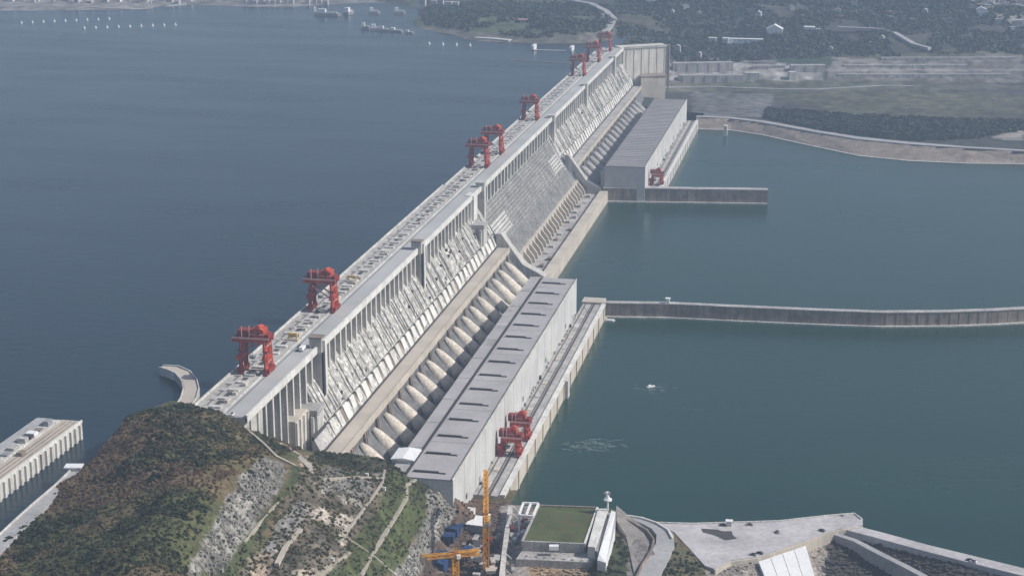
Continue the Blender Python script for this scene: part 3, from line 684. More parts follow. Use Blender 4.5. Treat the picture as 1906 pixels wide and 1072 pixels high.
# end porch of the far hall and white shed at the near hall's upstream corner
sh = thing('roof_shed', 'white and pale blue shed beside the near powerhouse roof', 'shed', (-328, 1240, 120.8))
link('shed_wall', MB().box(-12, 6, -12, 12, -8, 2.2).mesh('shed_wall', M['wall']), sh); link('shed_roof', MB().prism([(-12.6, 2.2), (6.6, 2.2), (6.6, 2.8), (-3, 4.2), (-12.6, 2.8)], -12.6, 12.6).mesh('shed_roof', M['white']), sh)
link('shed_door', MB().box(2, 4.5, -12.3, -12, -3, 1).mesh('shed_door', M['white']), sh)

def deck(label, x0, x1, y0, y1, par):
    d = thing('tailrace_deck', label, 'deck', (x1, y0, 60)); o = lambda mb, n, m: link(n, mb.mesh(n, m), d, (-x1, -y0, -60))
    o(MB().box(x0, x1-2.6, y0, y1, 60, 82), 'deck_slab', M['conc_mid']); o(MB().box(x1-2.6, x1, y0, y1, 55, 82.4), 'quay_wall', par); o(MB().box(x1-4.2, x1+.5, y0, y1, 82.4, 83.5), 'quay_coping', M['conc_white'])
    for x in (x0+3.5, x0+10.5): 
        o(MB().box(x-.5, x+.5, y0, y1, 82, 82.25), 'crane_rail', M['rail'])
    o(MB().box(x0+12.6, x0+13.8, y0, y1, 82, 82.9), 'cable_trough', M['seam'])
    n = int((y1-y0)/38)
    for i in range(n):
        y = y0+20+i*38.3; o(MB().box(x0+4.6, x0+9.4, y-4, y+4, 82, 82.5), 'draft_tube_cover', M['conc_warm'] if i % 2 else M['conc'])
        o(MB().box(x1-.2, x1+1.0, y-1, y+1, 56, 83.0), 'quay_pier', par)
    return d
deck('tan quayside deck with crane rails along the near powerhouse', -282.6, -257, 1268, 1838, M['conc_warm'])
deck('far quayside deck with crane rails below the far powerhouse', -285.6, -264, 2452, 3050, M['conc_lt'])
kn = MB().box(-257, -253.5, 1560, 1572, 56, 84); tag(kn.obj('quay_buttress', M['conc_lt']), 'pale buttress projecting from the middle of the near quay wall', 'buttress')
mb = MB().box(-284, -259, 1838.2, 1858, 56, 84.5); tag(mb.obj('stone_block', M['conc_warm']), 'tan quay head block where the long guide wall starts', 'block')

# ------------------------------------------------------------------ guide walls
def wall_strip(name, label, pts, w, zt, m, ledge=True, ribs=0):
    t = thing(name, label, 'wall', (pts[0][0], pts[0][1], 60)); L = (-pts[0][0], -pts[0][1], -60)
    k = max(2, int(len(pts)-1))
    link('wall_body', MB().ribbon([(x, y, zt) for x, y in pts], w, 55).mesh('wall_body', m), t, L)
    link('coping', MB().ribbon([(x, y, zt+.9) for x, y in pts], w+1.0, None, .9).mesh('coping', M['conc_mid']), t, L)
    if ledge: link('foot_ledge', MB().ribbon([(x, y-w*.5-1.6, 67.6) for x, y in pts], 3.4, 55).mesh('foot_ledge', M['conc_lt']), t, L)
    if ribs:
        tot = 0
        for a, b in zip(pts[:-1], pts[1:]):
            l = math.hypot(b[0]-a[0], b[1]-a[1]); n = max(1, int(l/ribs))
            for i in range(n):
                f = (i+.5)/n; x = L2(a[0], b[0], f); y = L2(a[1], b[1], f)-w*.5-.2
                link('wall_rib', MB().obox((x, y), math.atan2(b[1]-a[1], b[0]-a[0]), 1.2, .9, 67, zt-.5).mesh('wall_rib', M['conc_dk']), t, L)
    return t
g1 = [(-347, 2440), (-250, 2453), (-110, 2471)]
wall_strip('guide_wall', 'short straight brown guide wall jutting into the river mid scene', g1, 13, 86, M['conc_dk'], ribs=17)
g2 = [at(px, py, 82) for px, py in ((1121,563),(1250,565),(1380,571),(1520,577),(1640,581),(1760,580),(1850,577),(1960,571))]
wall_strip('guide_wall', 'long gently curving brown guide wall across the river to the right edge', g2, 8, 82, M['conc_dk'], ribs=11)
bc = thing('beacon', 'small white beacon hut standing on the long guide wall', 'beacon', P(1243, 564, 83))
link('hut', MB().box(-2, 2, -2, 2, 0, 5).mesh('hut', M['white']), bc); link('hut_roof', MB().box(-2.8, 2.8, -2.8, 2.8, 5, 5.8).mesh('hut_roof', M['white']), bc)
bb = thing('work_boat', 'tiny white boat moored at the root of the long guide wall', 'boat', P(1130, 597, 66), .1)
link('hull', MB().poly([(-7,-2),(6,-2),(9,0),(6,2),(-7,2)], -.5, 1.6).mesh('hull', M['white']), bb); link('cabin', MB().box(-5, 0, -1.3, 1.3, 1.6, 3.6).mesh('cabin', M['white']), bb)
fb = thing('small_launch', 'small white launch alone in the river right of the near quay', 'boat', P(1211, 720, 66), .6)
link('hull', MB().poly([(-4,-1.2),(3,-1.2),(5,0),(3,1.2),(-4,1.2)], -.4, 1.).mesh('hull', M['white']), fb); link('cabin', MB().box(-2.5, .5, -.8, .8, 1., 2.3).mesh('cabin', M['white']), fb)
# far embankment: pale crest road, stone slope, pale foot strip
wp = [at(px, py, 66) for px, py in ((1296,241),(1360,243),(1420,252),(1520,274),(1600,291),(1690,300),(1800,305),(1906,306),(2100,306))]
e_ = MB(); n = len(emb)
for (tx, ty), (bx_, by_) in zip(emb, wp): e_.v += [(tx, ty, 82), (bx_, by_, 66.3), (bx_, by_, 58)]
for i in range(n-1): e_.f += [(3*i, 3*i+1, 3*i+4, 3*i+3), (3*i+1, 3*i+2, 3*i+5, 3*i+4)]
tag(e_.obj('far_river_bank', M['conc_dk']), 'brown stone facing of the far river bank', None, None, 'structure')
tag(MB().ribbon([(x, y+6, 82.6) for x, y in emb], [14, 14, 16, 18, 20, 20, 14, 12, 12], None, 2).obj('bank_road', M['roadpale']), 'pale road on top of the far river bank', None, None, 'structure')
tag(MB().ribbon([(x, y, 67) for x, y in wp], 5, 58).obj('bank_footing', M['conc_lt']), 'pale footing strip along the far waterline', None, None, 'structure')
bs = at(1352, 233, 82); tag(MB().box(bs[0]-3, bs[0]+3, bs[1]-22, bs[1]-8, 58, 84).obj('bank_buttress', M['conc_lt']), 'small pale buttress on the far river bank near the quay', 'buttress')

# ------------------------------------------------------------------ gantry cranes
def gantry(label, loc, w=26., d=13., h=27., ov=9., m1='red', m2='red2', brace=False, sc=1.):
    g = thing('gantry_crane', label, 'gantry crane', loc, 0, 'red gantry cranes'); w2, d2 = w/2, d/2
    o = lambda mb, n, m: link(n, mb.mesh(n, M[m]), g)
    for sx in (-1, 1):
        for sy in (-1, 1):
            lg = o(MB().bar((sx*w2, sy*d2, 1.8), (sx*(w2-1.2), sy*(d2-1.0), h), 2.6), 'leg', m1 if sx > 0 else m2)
            link('bogie', MB().box(sx*w2-1.4, sx*w2+1.4, sy*d2-3.2, sy*d2+3.2, .2, 1.9).mesh('bogie', M['red2']), lg)
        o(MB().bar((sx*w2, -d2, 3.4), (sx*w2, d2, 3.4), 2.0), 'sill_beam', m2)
        o(MB().bar((sx*(w2-.6), -d2+.5, h*.52), (sx*(w2-.6), d2-.5, h*.52), 1.5), 'side_beam', m1)
        o(MB().bar((sx*(w2-.2), -d2, 4), (sx*(w2-.6), d2-.5, h*.5), .9), 'side_brace', m1)
        o(MB().bar((sx*(w2-.6), -d2+.5, h*.5), (sx*(w2-1.2), d2-1, h-1), .9), 'side_brace', m1)
        o(MB().box(sx*w2-3.2, sx*w2+1.2, -d2-.6, -d2+3.2, h*.42, h*.42+4.2), 'service_cabin', m1)
    for sy in (-1, 1):
        o(MB().box(-w2-ov, w2+2.5, sy*(d2-1)-1.3, sy*(d2-1)+1.3, h-.6, h+2.6), 'main_girder', m1)
        o(MB().box(-w2-ov, w2+2.8, sy*(d2+.9)-.12, sy*(d2+.9)+.12, h+2.4, h+3.8), 'handrail', 'pink')
        if brace: o(MB().bar((-w2-1, sy*(d2-1), h-1), (w2-2, sy*(d2-1), h*.45), 1.2), 'diagonal_brace', 'pink')
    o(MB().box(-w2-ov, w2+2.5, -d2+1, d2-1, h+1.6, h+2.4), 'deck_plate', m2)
    t1 = o(MB().box(-1.5, w2-2, -d2+1.2, d2-1.2, h+2.6, h+9.5), 'machinery_house', m1)
    o(MB().bar((-2.2, -d2+.9, h+6), (w2-1.4, -d2+.9, h+6), .5).bar((-2.2, d2-.9, h+6), (w2-1.4, d2-.9, h+6), .5), 'walkway_rail', 'pink')
    o(MB().cyl((w2*.35, -d2+2, h+10.4), (w2*.35, d2-2, h+9.6), 2.3, k=12), 'hoist_drum', m1)
    o(MB().box(w2-1.2, w2+1.8, -d2+1.5, d2-1.5, h+2.6, h+6), 'stair_cabin', m2)
    for sx in (-1, 1):
        for q in (.22, .72): o(MB().bar((sx*(w2-.4)-sx*2.4, -d2-.2, h*q), (sx*(w2-.4)+sx*1.6, d2*.4, h*(q+.18)), .5), 'stair_flight', 'pink')
        o(MB().box(sx*w2-2.2, sx*w2+2.4, -d2-1.2, -d2+1.2, h*.72, h*.72+.5), 'landing', m2); o(MB().box(sx*w2-2.6, sx*w2+2.6, -d2-1.4, d2+1.4, 1.9, 5.2), 'drive_housing', m2)
    o(MB().bar((-w2+1, -d2+.5, h*.78), (w2-1, -d2+.5, h*.98), .7), 'portal_brace', m1)
    link('house_roof', MB().prism([(-2, h+9.5), (w2-1.5, h+9.5), (w2*.35, h+11.6)], -d2+.8, d2-.8).mesh('house_roof', M[m1]), t1)
    link('house_window', MB().box(3.6, 5.4, -d2+.65, -d2+.8, h+5.6, h+7.6).mesh('house_window', M['glass']), t1)
    o(MB().box(-w2-2.5, -w2+6, -d2+2, d2-2, h+2.6, h+8.6), 'trolley_house', m2)
    o(MB().bar((-w2+1.5, -d2+1, h+2), (-w2+1.5, -d2+1, h+12), .7), 'mast', 'pink'); o(MB().bar((-2.8, -d2+.6, h+2), (-2.8, -d2+.6, h+13), .7), 'mast', 'pink')
    o(MB().box(-w2-ov-.5, -w2-ov+2.5, -3, 3, h+2.6, h+4.6), 'end_platform', 'steel')
    o(MB().cyl((-3, 0, h-.5), (-3, 0, h*.45), .25, k=6), 'hoist_rope', 'rail'); o(MB().box(-5, -1, -2, 2, h*.42, h*.46+1.2), 'hook_block', 'steel')
    return g
cr = [(1238, 'nearest red gantry crane on the dam crest with long overhanging deck', 0, 1), (1418, 'second red gantry crane on the crest with a pale diagonal brace', 1, 1),
      (2075, 'nearer of the two red cranes standing together halfway along the crest', 0, .98), (2165, 'farther of the two red cranes standing together halfway along the crest', 0, .98),
      (2425, 'lone red gantry crane on the crest above the far powerhouse start', 0, .94), (2865, 'third from last faint red gantry crane on the far crest', 0, .95),
      (3035, 'second from last faint red gantry crane on the far crest', 0, .95), (3180, 'farthest faint red gantry crane at the end of the crest', 0, .95)]
for y, lb, br, s_ in cr:
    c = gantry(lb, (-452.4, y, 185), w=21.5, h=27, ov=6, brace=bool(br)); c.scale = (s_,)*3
tg = [(1362, 'nearer bright red tailrace crane on the near quay deck'), (1402, 'red tailrace crane just behind the nearer one on the near quay deck'), (2492, 'small red tailrace crane beside the far powerhouse')]
for y, lb in tg:
    c = gantry(lb, (-270.5 if y < 2000 else -274, y, 82), w=15, d=10, h=14, ov=.5); c['group'] = 'red tailrace cranes'

# ------------------------------------------------------------------ left bank road, piers
lr = [P(px, py, 185) for px, py in ((-60,1070),(0,1010),(40,972),(75,940),(110,905),(142,874))]
tag(MB().ribbon(lr, [13, 13, 12, 10, 7, 5], 160).obj('bank_road', M['roadpale']), 'pale road along the near reservoir bank', None, None, 'structure')
rb = thing('road_barrier', 'low pale wall on the water side of the near bank road', 'wall', (0, 0, 0))
link('barrier_wall', MB().ribbon([(p[0]-5.2 if i < 4 else p[0]-3, p[1], 186.2) for i, p in enumerate(lr)], .8, 180).mesh('barrier_wall', M['conc_lt']), rb)
ws = thing('gate_hut', 'small white gate hut at the end of the near bank road', 'hut', P(138, 876, 184), .2)
link('hut_wall', MB().box(-4, 4, -3, 3, -8, 3).mesh('hut_wall', M['wall']), ws); link('hut_roof', MB().box(-6, 6, -3.8, 3.8, 3, 3.9).mesh('hut_roof', M['white']), ws)
# lock pier on the left
lp = thing('lock_pier', 'long concrete pier with rails and ribbed wall at the left edge', 'pier', (-545, 1100, 165)); LL = (545, -1100, -165)
A0 = at(152, 783, 185); A1 = at(-80, 955, 185); wdir = (np.array(A1)-np.array(A0)); ln = np.linalg.norm(wdir); wdir /= ln; nrm = np.array((wdir[1], -wdir[0]))
if nrm[0] > 0: nrm = -nrm
def LPp(s, t): q = np.array(A0)+wdir*s+nrm*t; return (q[0], q[1])
ang = math.atan2(wdir[1], wdir[0])
def lpart(s0, s1, t0, t1, z0, z1, name, m):
    return link(name, MB().poly([LPp(s0, t0), LPp(s1, t0), LPp(s1, t1), LPp(s0, t1)], z0, z1).mesh(name, M[m]), lp, LL)
lpart(0, ln, 0, 36, 160, 184.4, 'pier_body', 'conc_lt'); lpart(0, ln, .4, 15, 184.4, 184.8, 'pier_deck', 'roadtan'); lpart(0, ln, 26, 35, 184.4, 184.9, 'pier_deck', 'roadpale')
lpart(0, ln, -.6, .4, 183.6, 185.8, 'pier_parapet', 'conc_white'); lpart(4, ln, 15.5, 16.7, 184.4, 186.0, 'pier_kerb', 'conc_lt')
for t in (3.2, 6.8, 10.4): lpart(2, ln, t, t+.8, 184.8, 185.1, 'crane_rail', 'conc_dk')
for i in range(int(ln/7.5)): lpart(3+i*7.5, 5.6+i*7.5, -1.6, 0, 160, 183.4, 'wall_rib', 'conc_white' if i % 2 else 'conc_lt')
for i in range(14):
    s = 8+i*ln/14; lpart(s, s+random.uniform(5, 11), 18+random.uniform(0, 2), 23+random.uniform(0, 2), 184.4, 184.8+random.uniform(.4, 3.4), 'gate_recess' if i % 2 else 'machine_pit', random.choice(['conc_dk', 'steel', 'conc', 'seam']))
lpart(34, 40, 17, 24, 184.4, 188, 'machine_hut', 'white'); lpart(70, 76, 8, 12, 184.8, 187.5, 'machine_hut', 'conc_dk')
# curved pier
cp = [P(px, py, 178) for px, py in ((300,683),(322,686),(340,694),(352,708),(356,724),(351,742),(338,760),(318,780),(296,800))]
ct = thing('curved_pier', 'crescent shaped pink grey pier in the reservoir behind the near hill', 'pier', (0, 0, 0))
link('pier_body', MB().ribbon(cp, [7, 11, 13, 13, 13, 13, 13, 13, 13], 160).mesh('pier_body', M['conc_mid']), ct); link('pier_surface', MB().ribbon([(p[0], p[1], p[2]+.3) for p in cp], [4, 8, 10, 10, 10, 10, 10, 10, 10], None, .3).mesh('pier_surface', M['roadtan']), ct)
for i in (-1, 1):
    pts = []
    for j in range(len(cp)):
        d = np.array(cp[min(j+1, 8)])-np.array(cp[max(j-1, 0)]); d = d[:2]/np.linalg.norm(d[:2]); pts.append((cp[j][0]-d[1]*i*(3 if j == 0 else 6), cp[j][1]+d[0]*i*(3 if j == 0 else 6), 179.3))
    link('pier_parapet', MB().ribbon(pts, .8, 172).mesh('pier_parapet', M['conc_lt']), ct)
# spill boom lines drawn out from the crest of the far reservoir
def obj_line(name, label, cat, pts, w, h, m): 
    return tag(MB().ribbon(pts, w, None, h).obj(name, M[m]), label, cat)
obj_line('floating_boom', 'dark floating boom reaching the far end of the dam crest', 'boom', [P(950, 112, 172.6), P(1010, 115, 172.6), P(1062, 119, 172.6)], 3.5, 1.2, 'conc_dk')
fd = thing('floating_dock', 'pale rectangular floating dock near the headland', 'dock', P(1027, 95, 172))
for (a, b) in (((-38, -2), (36, 2)), ):
    link('pontoon', MB().box(-38, 36, -3, 3, -.5, 1.2).mesh('pontoon', M['wall']), fd)
for x in (-37, 37): link('dolphin', MB().box(x-2.5, x+2.5, -3, 28, -.5, 8 if x > 0 else 9).mesh('dolphin', M['white']), fd)
# buoys
bm = MB().cyl((0, 0, -1), (0, 0, 3.2), 2.6, 2.0, 8).mesh('buoy_float', M['buoy']); tm = MB().cyl((0, 0, 3.2), (0, 0, 6), .8, .5, 6).mesh('buoy_top', M['buoy'])
b0 = thing('mooring_buoy', 'white mooring buoy in the long row across the far reservoir', 'buoy', P(40, 44, 172), 0, 'far row of mooring buoys')
link('buoy_float', bm, b0); link('buoy_top', tm, b0)
for i in range(1, 9): dup(b0, P(40+i*20.4, 44-i*.9, 172))
for i in range(9): dup(b0, P(157+i*21.2, 54-i*.8, 172), None, 'white mooring buoy in the nearer row across the far reservoir', 'nearer row of mooring buoys')
for i in range(4): dup(b0, P(799+i*25.3, 83+i, 172), None, 'white mooring buoy off the headland before the dam end', 'mooring buoys off the headland')
# ships
def ship(label, px, py, l, w_, h, rz=0., m='white', cat='ship'):
    s = thing('river_ship', label, cat, P(px, py, 172), rz, 'ships on the far reservoir')
    link('hull', MB().poly([(-l/2,-w_/2),(l*.38,-w_/2),(l/2,0),(l*.38,w_/2),(-l/2,w_/2)], -.5, h*.4).mesh('hull', M['steel']), s)
    link('superstructure', MB().box(-l*.42, -l*.12, -w_*.4, w_*.4, h*.4, h).mesh('superstructure', M[m]), s)
    link('deck_cover', MB().box(-l*.1, l*.34, -w_*.36, w_*.36, h*.4, h*.55).mesh('deck_cover', M['hill_house']), s)
    return s
ship('long barge with pale cabin left of the ship cluster', 612, 30, 58, 12, 15, .0); ship('pale ship with tall cabin behind the long barge', 650, 27, 34, 12, 16, 1.4)
ship('small pale ship leftmost of the barge pair', 590, 28, 16, 10, 18, .3); ship('pale ship third from the left beyond the barge', 697, 26, 26, 10, 14, .2)
ship('pale ship nearest the headland point in the back row', 744, 26, 26, 10, 14, .2)
ship('white ship at the left end of the moored cluster', 681, 55, 20, 9, 14, .1); ship('large white ship second in the moored cluster', 702, 57, 30, 10, 13, .2)
ship('small white ship in the middle of the moored cluster', 716, 59, 20, 8, 11, 0); ship('bright white ship with low deck in the moored cluster', 738, 60, 30, 9, 9, 0); ship('white launch at the right end of the moored cluster', 763, 63, 18, 7, 7, 0)

# ------------------------------------------------------------------ far buildings
def building(label, px, py, w_, d_, h, m='white', rz=0., roof='flat', z0=150, cat='building', name='far_building', nwin=4):
    p = fpt(px, py, z0); t = thing(name, label, cat, (p[0], p[1], p[2]-1.5), rz)
    link('walls', MB().box(-w_/2, w_/2, 0, d_, -6, h).mesh('walls', M[m]), t)
    if roof == 'gable': link('roof', MB().prism([(-w_/2-1, h), (w_/2+1, h), (0, h+w_*.28)], -1, d_+1).mesh('roof', M['white']), t)
    else: link('roof', MB().box(-w_/2-.8, w_/2+.8, -.8, d_+.8, h, h+1.2).mesh('roof', M[m if m != 'hill_house' else 'conc_lt']), t)
    for i in range(nwin):
        x = L2(-w_/2+2, w_/2-4, i/max(1, nwin-1)); link('window', MB().box(x, x+2, -.25, 0, h*.45, h*.45+2).mesh('window', M['glass']), t)
    return t
building('long white low building on the terrace right of the dam end', 1382, 78, 84, 14, 6, nwin=8); building('small white block at the left tip of the long low building', 1350, 80, 12, 12, 10)
building('small separate white building left of the long one', 1326, 75, 16, 10, 5); building('tall white gabled hall on the far terrace', 1441, 66, 34, 24, 14, roof='gable')
building('white square building right of the gabled hall', 1506, 61, 22, 18, 12); building('small white annex right of the square building', 1522, 61, 8, 8, 8, nwin=2)
building('white long building at the top edge above the dam end', 1218, 8, 36, 16, 9, z0=190); building('white pointed building at the top right hillside', 1826, 32, 20, 16, 18, roof='gable', z0=170)
building('pale building at the far right edge of the hills', 1893, 47, 22, 14, 10, 'hill_house', z0=165)
building('small house with pinkish walls on the green headland', 973, 42, 22, 12, 6, 'pink', z0=188)
building('slim tower block on the far shore left of the headland', 786, 18, 14, 12, 34, 'hill_house', z0=178, cat='tower block'); building('white slim tower beside the dark tower block', 780, 16, 8, 8, 30, 'white', z0=178, cat='tower block')
for i, (a, b, w_, h_) in enumerate(((806,14,14,16),(820,14,12,18),(834,15,16,14),(848,16,12,14))):
    building('pale block number %s of the town row on the headland shore' % ('leftmost', 'second', 'third', 'rightmost')[i], a, b, w_, 12, h_, 'hill_house', z0=180)
for i, (a, b, w_, h_, nm) in enumerate(((18,4,16,10,'bright white shed at the top left corner'),(142,8,10,16,'pale tower on the far left shore'),(220,6,10,10,'white building left of the ferry sheds'),(236,3,18,8,'bright white ferry shed on the far left shore'),
    (265,3,10,8,'small white block right of the ferry shed'),(343,2,36,8,'long white quay building on the far left shore'),(165,8,14,8,'low grey house beside the pale shore tower'))):
    building(nm, a, b, w_, 12, h_, 'white' if 'white' in nm else 'hill_house', z0=178)
hl = thing('shore_house', 'pale house in the row along the far shoreline', 'house', fpt(455, 9, 176), 0, 'row of houses on the far shore')
link('walls', MB().box(-5, 5, 0, 10, -3, 9).mesh('walls', M['hill_house']), hl); link('roof', MB().box(-5.6, 5.6, -.6, 10.6, 9, 10).mesh('roof', M['conc_lt']), hl)
for px in (466, 474, 487, 497, 508, 518, 532, 542, 572, 585, 594, 606): dup(hl, fpt(px, 9+random.uniform(-.5, .5), 176))
th = thing('town_house', 'small pale house in the town along the top left shore', 'house', fpt(12, 3, 178), 0, 'houses of the town on the top left shore')
link('walls', MB().box(-6, 6, 0, 10, -3, 8).mesh('walls', M['hill_house']), th); link('roof', MB().box(-6.6, 6.6, -.6, 10.6, 8, 9).mesh('roof', M['conc_lt']), th)
for i in range(60): dup(th, fpt(random.uniform(0, 330), random.uniform(-6, 9), 178), random.uniform(-.3, .3), None, None, random.uniform(.6, 1.5))
hh = thing('town_house', 'small pale house of the hazy town at the top right', 'house', fpt(1850, 30, 170), 0, 'houses of the town at the top right')
link('walls', MB().box(-6, 6, 0, 10, -5, 8).mesh('walls', M['hill_house']), hh); link('roof', MB().box(-6.6, 6.6, -.6, 10.6, 8, 9).mesh('roof', M['conc_mid']), hh)
for i in range(34):
    px = random.uniform(1790, 1906); dup(hh, fpt(px, random.uniform(-5, 10+(px-1780)*.45), 170, -1), random.uniform(-.4, .4), None, None, random.uniform(.6, 1.3))
fh = thing('farm_house', 'small pale farm house scattered on the far hills', 'house', fpt(1300, 30, 170), 0, 'farm houses on the far hills')
link('walls', MB().box(-5, 5, 0, 9, -5, 7).mesh('walls', M['hill_house']), fh); link('roof', MB().prism([(-5.6, 7), (5.6, 7), (0, 10)], -.6, 9.6).mesh('roof', M['conc_mid']), fh)
for px, py in ((1250,28),(1278,22),(1410,35),(1475,20),(1560,30),(1590,12),(1640,78),(1660,40),(1720,30),(1260,98),(1300,108),(1545,98),(1700,45),(1120,36)): dup(fh, fpt(px, py, 160, 3), random.uniform(-.5, .5), None, None, random.uniform(.8, 1.4))
# quay line, far-shore roads and pale strips
def strip(label, pts, w_, name='far_road', m='roadpale', z0=150, dz=1.5):
    q = []
    for a, b in zip(pts[:-1], pts[1:]):
        for i in range(6): t = i/6; q.append(fpt(L2(a[0], b[0], t), L2(a[1], b[1], t), z0, dz))
    q.append(fpt(*pts[-1], z0, dz)); q2 = []
    for p in q:
        q2.append(p)
    return tag(MB().ribbon(q2, w_, None, 6).obj(name, M[m]), label, None, None, 'structure')
strip('pale hill road curving over the far right hillside', [(1560,57),(1640,60),(1665,67),(1700,88),(1730,96)], 12, dz=8)
strip('pale road at the foot of the excavated terraces', [(1215,163),(1320,162),(1430,166),(1520,167),(1640,160),(1700,161)], 7, z0=92, dz=1)
strip('pale road winding over the headland to the dam', [(1060,5),(1100,12),(1128,26),(1142,40),(1135,52),(1125,66)], 14, z0=186, dz=7)
strip('pale quay road along the far left shore', [(0,13),(120,12),(180,15),(245,18),(300,16)], 8, z0=178, m='roadtan'); strip('pale landing strip on the far left shore', [(210,22),(270,20),(310,14),(345,8)], 12, z0=176)
strip('long white jetty road at the foot of the headland', [(885,71),(920,73),(950,76)], 16, z0=175, m='wall')
strip('white terrace road behind the last crane', [(1070,58),(1090,53),(1122,52)], 14, z0=188, m='wall')
# ship-lock concrete terraces on the far bank
def terrace(label, x0, x1, py, h, m, z0=100, d=16):
    a = fpt(x0, py, z0); b = fpt(x1, py, z0)
    t = thing('terrace_wall', label, 'retaining wall', a); ang = math.atan2(b[1]-a[1], b[0]-a[0]); l = math.hypot(b[0]-a[0], b[1]-a[1])
    c = (l/2*math.cos(ang), l/2*math.sin(ang)+d/2)
    link('wall_body', MB().obox(c, ang, l, d, -14, h).mesh('wall_body', M[m]), t)
    for i in range(int(l/22)):
        s = (i+.5)*22; link('wall_rib', MB().obox((s*math.cos(ang), s*math.sin(ang)-.6), ang, 1.6, 1.4, -10, h-1).mesh('wall_rib', M['conc_mid']), t)
    return t
terrace('upper pale retaining wall behind the dam end block', 1250, 1362, 132, 15, 'conc_mid', 115); terrace('lower grey retaining wall behind the dam end block', 1262, 1385, 152, 12, 'conc_mid', 100)
terrace('short pale retaining wall in the middle of the far terraces', 1385, 1412, 150, 15, 'conc_lt', 100); terrace('upper right retaining wall on the far terraces', 1470, 1535, 135, 14, 'conc_mid', 112)
terrace('small bright wall block on the far terraces', 1467, 1480, 150, 16, 'conc_lt', 102)
terrace('long upper retaining wall on the rocky slope at the right edge', 1640, 1890, 112, 5, 'conc_mid', 125, 8); terrace('long middle retaining wall on the rocky slope at the right edge', 1570, 1800, 126, 5, 'conc_mid', 115, 8)
terrace('long lowest retaining wall on the rocky slope at the right', 1560, 1880, 143, 5, 'conc_mid', 103, 8); terrace('short retaining wall above the lower grey one', 1400, 1460, 128, 6, 'conc_mid', 115, 8)
for i, (px, py) in enumerate(((1362,150),(1684,228),(1850,210))):
    p = fpt(px, py, 92); t = thing('power_pylon', ('steel pylon on the terrace right of the dam end', 'white topped pylon standing in the far wood', 'steel pylon near the right edge of the far bank')[i], 'pylon', p)
    mb = MB()
    for sx, sy in ((-1,-1),(1,-1),(1,1),(-1,1)): mb.bar((sx*3, sy*3, 0), (sx*.6, sy*.6, 26), .5)
    link('lattice', mb.mesh('lattice', M['steel']), t); link('cross_arm', MB().bar((-6, 0, 22), (6, 0, 22), .7).mesh('cross_arm', M['steel']), t); link('cross_arm', MB().bar((-4.5, 0, 26), (4.5, 0, 26), .7).mesh('cross_arm', M['white']), t)

# ------------------------------------------------------------------ foreground paths
def drape(px_pts, w_, name, label, m, dz=.35, th=2.2, kind='structure', sub=7):
    q = []
    for a, b in zip(px_pts[:-1], px_pts[1:]):
        for i in range(sub): t = i/sub; q.append(zpt(L2(a[0], b[0], t), L2(a[1], b[1], t)))
    q.append(zpt(*px_pts[-1])); q = [(p[0], p[1], p[2]+dz+.5) for p in q]
    return tag(MB().ribbon(q, w_, None, th).obj(name, M[m]), label, None, None, kind)
drape([(773,893),(757,902),(757,925),(735,962),(712,1000),(690,1035),(665,1085)], 2.6, 'footpath', 'pale stepped path down the grass slope', 'path')
drape([(648,1002),(690,1030),(742,1075)], 1.8, 'footpath', 'pale path crossing the grass slope', 'path')
drape([(716,875),(712,898),(690,930),(660,970),(630,1012)], 1.6, 'footpath', 'pale kerbed edge of the upper grass slope', 'path')
drape([(448,790),(490,825),(515,850),(560,872)], 1.6, 'footpath', 'path along the shoulder of the near hill', 'path')
drape([(520,826),(552,846),(575,868),(580,890),(600,920)], 4.0, 'track', 'bare earth track curving across the terrace', 'roadtan')
drape([(600,892),(660,888),(712,890)], 1.6, 'track', 'pale track at the head of the terrace', 'path'); drape([(525,928),(490,965),(455,1010)], 1.6, 'footpath', 'pale path beneath the grey cliff', 'path')
drape([(560,985),(530,1020),(515,1050)], 3., 'track', 'short earth track low on the terrace', 'roadtan'); drape([(655,1025),(620,1050),(585,1080)], 2., 'track', 'track at the lower edge of the terrace', 'path')
# small white markers on the terrace
for i, (px, py, l) in enumerate(((563,833,'white hut below the columned block at the hill shoulder'),(683,887,'tiny white cabinet at the head of the terrace'),(715,913,'tiny white cabinet on the upper grass slope'),(619,1045,'tiny white cabinet near the lower terrace edge'))):
    p = zpt(px, py); t = thing('cabinet', l, 'cabinet', p); link('cabinet_body', MB().box(-1, 1, -.8, .8, -.5, 2.4).mesh('cabinet_body', M['white']), t); link('cabinet_roof', MB().box(-1.3, 1.3, -1.1, 1.1, 2.4, 2.7).mesh('cabinet_roof', M['conc_lt']), t)
# rocks on the cliff and the retaining slope
def rocks(name, label, poly, n, s0, s1, seed):
    mask = inpoly(npx, npy, poly) & keepn; pts = scatter(None, NX, NY, NZ, mask, n, seed); r = np.random.default_rng(seed); mb = MB()
    for p in pts:
        s = r.uniform(s0, s1); n0 = len(mb.v); j = r.uniform(.6, 1.2, (8, 3))
        for k_, c in enumerate(((-1,-1,-1),(1,-1,-1),(1,1,-1),(-1,1,-1),(-1,-1,1),(1,-1,1),(1,1,1),(-1,1,1))):
            mb.v.append(tuple(p + np.array(c)*s*.5*j[k_]))
        mb.f += [tuple(n0+i for i in q) for q in ((0,3,2,1),(4,5,6,7),(0,1,5,4),(1,2,6,5),(2,3,7,6),(3,0,4,7))]
    o = mb.obj(name, M['rock']); o['kind'] = 'stuff'; o['label'] = label
M['rock'] = mat('grey_rock', (.21, .20, .18), var=.5, sc=.25, fine=.3, fsc=1.)
rocks('cliff_rocks', 'broken grey rock of the near cliff', [(492,856),(528,872),(518,905),(462,985),(412,1072),(350,1072),(405,965),(450,892)], 900, .6, 2.2, 41)
